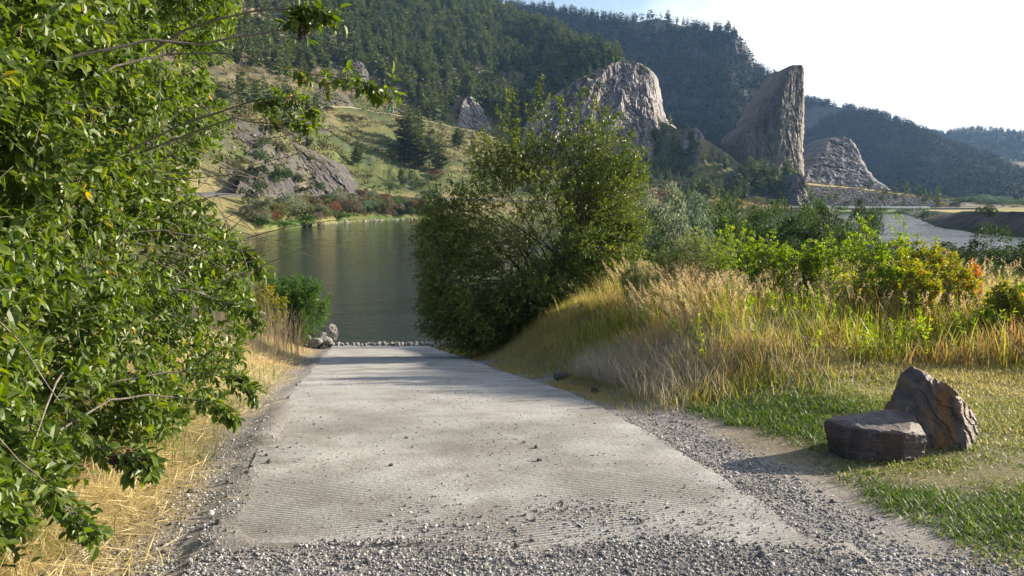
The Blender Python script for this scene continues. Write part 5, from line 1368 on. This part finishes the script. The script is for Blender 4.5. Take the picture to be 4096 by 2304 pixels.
for a in [(735, 222, 14.2, 44, 'g', 'tallest pointed green shrub above the left part of the tall grass', 12), (760, 234, 13.8, 46, 'g', 'pointed green shrub just right of the tallest pointed one'), (788, 246, 13.6, 50, 'g', 'rounded green shrub between the two pointed groups behind the grass', 18), (812, 244, 13.6, 44, 'g', 'green shrub with a thin top left of the twin peaks', 14),
          (836, 231, 13.4, 48, 'g', 'green shrub with twin shoots in the middle of the shrub row', 16), (868, 224, 13.0, 40, 'g', 'tall slender green shrub with the highest shoots of the right group', 13), (897, 226, 13.0, 44, 'g', 'tall green shrub beside the highest shoots', 14), (920, 240, 12.6, 46, 'y', 'yellow-green shrub where the row starts to turn colour', 15),
          (938, 248, 12.4, 50, 'y', 'yellowing shrub with red-tipped leaves near the river view', 18), (915, 268, 11.6, 56, 'y', 'low yellow shrub in front of the tall slender ones', 18), (957, 262, 12.0, 40, 'y', 'yellow shrub beside the orange-leaved one', 13), (972, 268, 12.2, 20, 'o', 'small orange-leaved shrub at the right of the row', 7),
          (1000, 288, 10.8, 54, 'y', 'yellow-green shrub at the right edge of the picture', 18), (1030, 285, 10.8, 60, 'g', 'green shrub cut by the right edge of the picture', 18), (990, 310, 10.4, 40, 'g', 'low dark-leaved shrub under the yellow one at the right edge', 12), (880, 262, 12.2, 60, 'g', 'broad low green shrub in the middle of the tall grass edge', 18), (855, 275, 11.8, 40, 'y', 'small yellowish shrub among the seed heads', 9),
          (1060, 270, 11, 60, 'g', 'green shrub just outside the right edge', 14)]:
    shrub(*a[:6], stems=a[6] if len(a) > 6 else 15)
for a in [(700, 232, 15.2, 60, 'w', 'pale feathery willow right of the leafy tree', 26), (668, 248, 15.0, 44, 'w', 'low pale willow touching the leafy tree', 20), (722, 250, 14.6, 40, 'w', 'small pale willow in front of the pointed green shrubs', 16), (640, 262, 14.5, 44, 'w', 'pale willow half under the leafy tree', 18)]:
    shrub(*a[:6], stems=a[6], leaf=(.055, .012), per=34, name='willow_shrub')
shrub(292, 281, 26.5, 74, 'd', 'rounded bright green willow bush beside the foot of the ramp', stems=110, leaf=(.11, .026), per=44, name='willow_bush', cat='bush')
shrub(268, 286, 25.0, 40, 'y', 'yellow-green shrub between the leafy bush and the willow by the ramp', stems=22, leaf=(.07, .035), per=26)
# dead weed stalks at the left of the ramp
# ---- dark willow thickets along our shore, right side
thick = [(672, 268, 58, 50, 62, 'dark', 'dark willow thicket between the grey-green ones'), (705, 266, 60, 46, 60, 'green', 'green thicket left of the rounded green one'), (738, 266, 62, 46, 59, 'olive', 'olive thicket at the water, seen between two green ones'), (770, 266, 62, 50, 58, 'dark', 'dark thicket at the water under the tower foot'), (800, 266, 60, 46, 55, 'green', 'green thicket right below the sunlit rock rib'), (832, 262, 60, 40, 44, 'dark', 'low dark thicket with water showing beside it'),
         (655, 268, 47, 72, 66, 'sage', 'pale grey-green willow thicket behind the leafy tree'), (688, 268, 50, 66, 60, 'blue', 'blue-green willow thicket at the river edge'), (722, 262, 54, 54, 52, 'green', 'rounded green willow thicket in front of the wooded spur'), (752, 262, 56, 56, 54, 'dark', 'dark willow thicket left of the rock tower base'),
         (786, 262, 54, 52, 46, 'green', 'green willow thicket below the rock tower'), (815, 260, 54, 48, 40, 'dark', 'low dark thicket under the guard rail'), (867, 256, 60, 24, 50, 'dark', 'narrow dark bushy willow rising before the far road'), (850, 262, 48, 44, 34, 'green', 'low green thicket left of the open river view'),
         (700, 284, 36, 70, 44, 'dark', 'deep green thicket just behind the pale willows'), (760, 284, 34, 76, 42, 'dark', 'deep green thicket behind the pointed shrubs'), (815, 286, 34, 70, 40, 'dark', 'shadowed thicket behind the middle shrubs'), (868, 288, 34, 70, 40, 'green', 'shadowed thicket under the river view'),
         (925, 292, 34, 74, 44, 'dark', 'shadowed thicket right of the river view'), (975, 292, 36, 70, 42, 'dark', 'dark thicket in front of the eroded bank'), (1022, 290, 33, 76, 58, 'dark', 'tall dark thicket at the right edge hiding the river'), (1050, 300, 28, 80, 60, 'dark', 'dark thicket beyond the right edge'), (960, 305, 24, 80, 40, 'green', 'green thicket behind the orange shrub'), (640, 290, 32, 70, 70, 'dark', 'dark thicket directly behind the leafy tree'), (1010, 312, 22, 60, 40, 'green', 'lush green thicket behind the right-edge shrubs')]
for (a, b, Y, w_, h, key, lab) in thick:
    x = (a - 512) / FPX * Y; z = float(G(x, Y)); hh = (pt(a, b - h, Y)[2] - z) * 1.03
    bush((x, Y, z), w_ / FPX * Y, hh, key, lab, big=True, name='willow_thicket', cat='thicket')

# ================================================================ grasses
M_SEED = leafmat('dry_seed_heads', [(0, (.33, .25, .13)), (.5, (.47, .37, .21)), (1, (.62, .52, .35))], rough=.6, trans=.4, spec=.3)
M_TG = leafmat('tall_grass_blades', [(0, (.12, .16, .025)), (.28, (.22, .22, .04)), (.5, (.34, .29, .08)), (.75, (.42, .32, .14)), (1, (.36, .21, .11))], rough=.5, trans=.45, spec=.3)
M_ST2 = leafmat('straw_blades', [(0, (.32, .27, .12)), (.3, (.50, .41, .20)), (.7, (.66, .55, .31)), (1, (.76, .67, .46))], rough=.55, trans=.35, spec=.3)
M_LG = leafmat('short_lawn_blades', [(0, (.060, .11, .018)), (.45, (.12, .17, .03)), (.65, (.24, .24, .07)), (1, (.42, .35, .16))], rough=.5, trans=.4, spec=.3)
M_WH = leafmat('bleached_weed', [(0, (.26, .21, .16)), (.5, (.40, .34, .27)), (1, (.56, .50, .42))], rough=.6, trans=.4, spec=.2)
def grass_obj(sets, name, mat, label=None):
    V, F, a = join(sets); return tag(mk(name, V, F, mat, attrs={'rnd': a}), kind='stuff')
def variants(P, H, W, lean, rnd, segs=3, bends=(.15, .4, .7), yaw=None):
    out = []; k = np.arange(len(P)) % len(bends)
    for i, b in enumerate(bends):
        s = k == i
        out.append(blades(P[s], H[s], W[s], b, lean, None if yaw is None else yaw[s], segs, rnd[s]))
    return out
def tallgrass():
    n = 150000
    x = R_.uniform(-1.2, 15.5, n); y = R_.uniform(8.6, 17.5, n); off = x - cxr(y)
    n1 = fbm(v3(x * .7, y * .7), 121, 4); n2 = fbm(v3(x * 2.2, y * 2.2), 122, 3)
    front = 9.35 + .35 * n1 + np.interp(x, [0, 1.2, 2.2, 6, 12], [1.6, .9, .05, -.15, .0])
    d = sstep(0, .5, y - front) * sstep(HW + .55, HW + 1.5, off + n1 * .5) * np.clip(.75 + n2 * 1.5, .05, 1)
    d = d * np.where((y > 14) & (off < HW + 2.4), .2, 1.)
    k = (R_.random(n) < d * np.interp(y, [9, 12, 17], [1, .8, .5]))
    x, y, n1, n2, off = x[k], y[k], n1[k], n2[k], off[k]; P = v3(x, y, G(x, y)); m = len(x); n3 = fbm(v3(x * 1.6, y * 2.4), 129, 3)
    H = (.30 + .20 * R_.random(m)) * (1 + .8 * n1 + .7 * n3) * np.interp(y, [9.3, 10.3, 12], [.65, .9, 1.0]) * np.interp(off, [2.2, 4], [.7, 1])
    brown = np.clip(.62 - .45 * (y - 9.3) + n1, 0, 1)
    rn = np.clip(.35 + 1.0 * n3 + .4 * n1 + .35 * brown + R_.normal(size=m) * .2, 0, 1)
    sets = variants(P, H, .0045 + .004 * R_.random(m), .25, rn)
    # broad green reed-like leaves standing above
    s = R_.random(m) < .06; q = P[s]; c = len(q)
    sets += variants(q, .38 + .25 * R_.random(c), .011 + .006 * R_.random(c), .22, np.clip(R_.random(c) * .45, 0, 1), 3, (.2, .5))
    grass_obj(sets, 'tall_grass', M_TG)
    # flowering stems with nodding panicles
    c = 2700; x = R_.uniform(-.2, 13, c * 4); y = R_.uniform(9.9, 16.5, c * 4); off = x - cxr(y); n1 = fbm(v3(x * .8, y * .8), 125, 3)
    k = (off > HW + 1.5 + .8 * (y > 14)) & (R_.random(c * 4) < np.clip(.65 + n1 * 1.6, .05, 1) * np.where(x < 3.6, 1, .45) * (.12 + .88 * sstep(10.6, 11.6, y)) * np.interp(x, [6, 10], [1, .5])); x, y = x[k][:c], y[k][:c]; c = len(x)
    P = v3(x, y, G(x, y)); H = (.42 + .26 * R_.random(c)) * np.interp(y, [10.6, 13, 16], [.95, 1.05, 1.2]); yaw = np.where(x < 2.6, PI + R_.normal(size=c) * .6, R_.random(c) * 6.28)
    fw = v3(np.cos(yaw), np.sin(yaw)); t = np.linspace(0, 1, 7)
    ln = (.08 + .30 * R_.random(c)) * np.where(x < 1.8, 1.15, 1)
    pts = P[:, None] + v3(0, 0, 1) * (t[None] * H[:, None])[..., None] + fw[:, None] * (t[None] ** 2.5 * (ln * H)[:, None])[..., None]
    pts[:, -1, 2] -= .03; 
    tb = tubes(pts, np.broadcast_to(np.linspace(.0021, .001, 7), (c, 7)), 3)
    grass_obj([tb], 'grass_stalks', M_ST2)
    K = 34; u = .74 + .26 * R_.random((c, K)); f = u * 6; i = np.minimum(f.astype(int), 5); g = (f - i)[..., None]; r = np.arange(c)[:, None]
    pos = pts[r, i] * (1 - g) + pts[r, i + 1] * g + R_.normal(size=(c, K, 3)) * .012 * (1.15 - (u[..., None] - .74) * 3)
    d = unit(v3(0, 0, .6) + fw[:, None] * .4 + R_.normal(size=(c, K, 3)) * .6)
    M = frames(d.reshape(-1, 3), unit(R_.normal(size=(c * K, 3))), np.full(c * K, .019), np.full(c * K, .009))
    V, F, a = scat(KITE_V, KITE_F, M, pos.reshape(-1, 3)); tag(mk('seed_heads', V, F, M_SEED, attrs={'rnd': a}), kind='stuff')
    # bleached fluffy weeds on the bank above the ramp
    c = 16000; x = R_.normal(size=c) * .95 + 1.35; y = R_.normal(size=c) * .9 + 10.9; off = x - cxr(y); k = (off > HW + .5) & (fbm(v3(x * 2, y * 2), 127, 3) > -.15); x, y = x[k], y[k]; c = len(x)
    P = v3(x, y, G(x, y)); grass_obj(variants(P, .18 + .30 * R_.random(c), .0028 + .002 * R_.random(c), .5, R_.random(c), 3, (.3, .7)), 'weeds', M_WH)
    # leafy forbs mixed through the grass
    c = 520; x = R_.uniform(1.2, 12, c); y = R_.uniform(9.5, 13.5, c); k = (x - cxr(y)) > HW + 1.4; x, y = x[k], y[k]; c = len(x)
    lv, tw, _ = leaf_set(v3(x, y, G(x, y)), unit(v3(0, 0, 1) + R_.normal(size=(c, 3)) * .15), R_.uniform(.25, .6, c), 26, .055, .022, droop=.0, t0=.2, jit=.5, twr=.0025, bend=.0)
    tag(mk('leafy_weeds', lv[0], lv[1], LM['g'], attrs={'rnd': lv[2]}), kind='stuff')
    grass_obj([tw], 'weed_stems', M_TW)
    # coarse mixed growth on the shaded bank beside the ramp
    c = 60000; y = R_.uniform(7.8, 29, c); off = HW + .06 + R_.random(c) ** 1.5 * 2.4; x = cxr(y) + off; n1 = fbm(v3(x * 1.5, y * 1.5), 128, 3)
    k = R_.random(c) < sstep(8, 9.8, y) * np.clip(.75 + n1 * 1.2, .1, 1) * sstep(HW + .02, HW + .35, off + n1 * .3); x, y, n1, off = x[k], y[k], n1[k], off[k]; c = len(x)
    P = v3(x, y, G(x, y)); H = (.06 + .22 * R_.random(c)) * np.clip((off - HW) * 1.1, .35, 1.1)
    grass_obj(variants(P, H, .004 + .003 * R_.random(c), .5, np.clip(.35 + n1 * .6 + .25 * R_.normal(size=c), 0, 1), 2), 'bank_grass', M_TG)
tallgrass()
def lawn():
    n = 300000; x = R_.uniform(1.1, 9.5, n) ; y = 3.5 + 6.6 * R_.random(n) ** .85; off = x - cxr(y)
    n1 = fbm(v3(x * 1.1, y * 1.6), 131, 4); n2 = fbm(v3(x * 3.5, y * 3.5), 132, 3)
    edge = HW + .45 + .25 * n2 + np.interp(y, [4, 5.2, 6, 7, 8, 9.5], [.28, .22, .25, .40, .15, .1])
    pat = np.exp(-((x - 2.0) / 1.15) ** 2 - ((y - 7.9) / 1.2) ** 2) + 1.1 * np.exp(-(((x - 2.35) - (5.4 - y) * .8) / .62) ** 2 - ((y - 5.2) / .8) ** 2) + .35 * np.exp(-((x - 3.6) / 1.) ** 2 - ((y - 5.3) / .4) ** 2)
    bare = np.exp(-((x - 2.1) / .85) ** 2 - ((y - 6.5) / .28) ** 2) + .9 * np.exp(-((x - 3.3) / .9) ** 2 - ((y - 5.9) / .25) ** 2) + .8 * np.exp(-((x - 1.7) / .3) ** 2 - ((y - 9.0) / .2) ** 2)
    d = np.clip(.8 + n1 * 1.2 + n2 * .9 + pat * .6 - bare * .45, .06, 1) * sstep(0, .35, off - edge) * (y > 3.6)
    k = R_.random(n) < d; x, y, n1, n2, pat = x[k], y[k], n1[k], n2[k], pat[k]; m = len(x)
    P = v3(x, y, G(x, y)); dry = np.clip(.68 - pat * .85 + .28 * (y > 8.3) + .12 * (x > 4) + n1 * .4, 0.1, 1)
    rn = np.clip(dry * .9 + R_.normal(size=m) * .2, 0, 1)
    H = (.022 + .030 * R_.random(m) ** 1.5) * (1 + .9 * np.clip(pat, 0, 1) + .6 * (y > 8.8))
    sets = variants(P, H, .005 + .004 * R_.random(m), .9, rn, 2, (.3, .7))
    grass_obj(sets, 'grass', M_LG)
    # dry litter lying on it
    c = 14000; x = R_.uniform(1.4, 8, c); y = R_.uniform(4, 9.8, c); k = (x - cxr(y)) > HW + .5; x, y = x[k], y[k]; c = len(x)
    a = R_.random(c) * PI; d = v3(np.cos(a), np.sin(a), .05 * R_.normal(size=c)); M = frames(d, v3(0, 0, 1) + R_.normal(size=(c, 3)) * .3, .02 + .05 * R_.random(c), np.full(c, .004), np.full(c, .006))
    V, F, a = scat(KITE_V, KITE_F, M, v3(x, y, G(x, y) + .012)); tag(mk('dry_litter', V, F, M_ST2, attrs={'rnd': a * .6}), kind='stuff')
lawn()
def straw():
    n = 120000; y = 3.2 + 22 * R_.random(n) ** 1.6; off = -(HW + .1 + 5.5 * R_.random(n) ** 1.2); x = cxr(y) + off
    n1 = fbm(v3(x * 1.2, y * .9), 141, 4); n2 = fbm(v3(x * 4, y * 4), 142, 3)
    d = sstep(HW + .12, HW + .6, -off + n1 * .35) * np.clip(.75 + n2 * .9, .15, 1) * np.interp(y, [4, 10, 25], [1, .7, .5]) * sstep(27, 22, y)
    k = R_.random(n) < d; x, y, n1, n2, off = x[k], y[k], n1[k], n2[k], off[k]; m = len(x); P = v3(x, y, G(x, y))
    H = (.10 + .30 * R_.random(m)) * np.clip((-off - HW) * .8, .3, 1.15); rn = np.clip(.5 + n1 * .5 + R_.normal(size=m) * .22, 0, 1)
    yaw = R_.normal(size=m) * 1.1 + .2
    s = np.arange(m) % 3 > 0
    sets = variants(P[s], H[s], .0032 + .0028 * R_.random(s.sum()), .75, rn[s], 3, (.5, .9), yaw[s])
    # matted stems lying flat
    q = P[~s]; c = len(q); a = R_.random(c) * 6.28
    dd = v3(np.cos(a), np.sin(a) * .8, .12 + .25 * R_.random(c)); M = frames(dd, v3(0, 0, 1) + R_.normal(size=(c, 3)) * .4, .10 + .22 * R_.random(c), np.full(c, .006), np.full(c, .01))
    sets.append(scat(KITE_V, KITE_F, M, q + v3(0, 0, .02), np.clip(rn[~s] + .1, 0, 1)))
    grass_obj(sets, 'dry_grass', M_ST2)
    # green blades mixed in
    c = 5200; y = R_.uniform(4, 14, c); off = -(HW + .3 + 2.8 * R_.random(c)); x = cxr(y) + off; k = fbm(v3(x * 1.3, y * 1.3), 145, 3) > .08; x, y = x[k], y[k]; c = len(x)
    grass_obj(variants(v3(x, y, G(x, y)), .15 + .2 * R_.random(c), .004 + .003 * R_.random(c), .7, R_.random(c) * .6, 3), 'green_grass', M_LG)
    # standing dead weeds near the willow
    c = 420; y = R_.uniform(15, 24, c); off = -(HW + .5 + 2.2 * R_.random(c)); x = cxr(y) + off; P = v3(x, y, G(x, y)); t = np.linspace(0, 1, 5); Hh = R_.uniform(.5, 1.15, c)
    pts = P[:, None] + v3(0, 0, 1) * (t[None] * Hh[:, None])[..., None] + (R_.normal(size=(c, 1, 3)) * [.15, .15, 0]) * (t ** 2)[None, :, None]
    tb = tubes(pts, np.broadcast_to(np.linspace(.005, .002, 5), (c, 5)), 3)
    grass_obj([tb], 'dead_weed_stalks', M_WH)
straw()
haze()
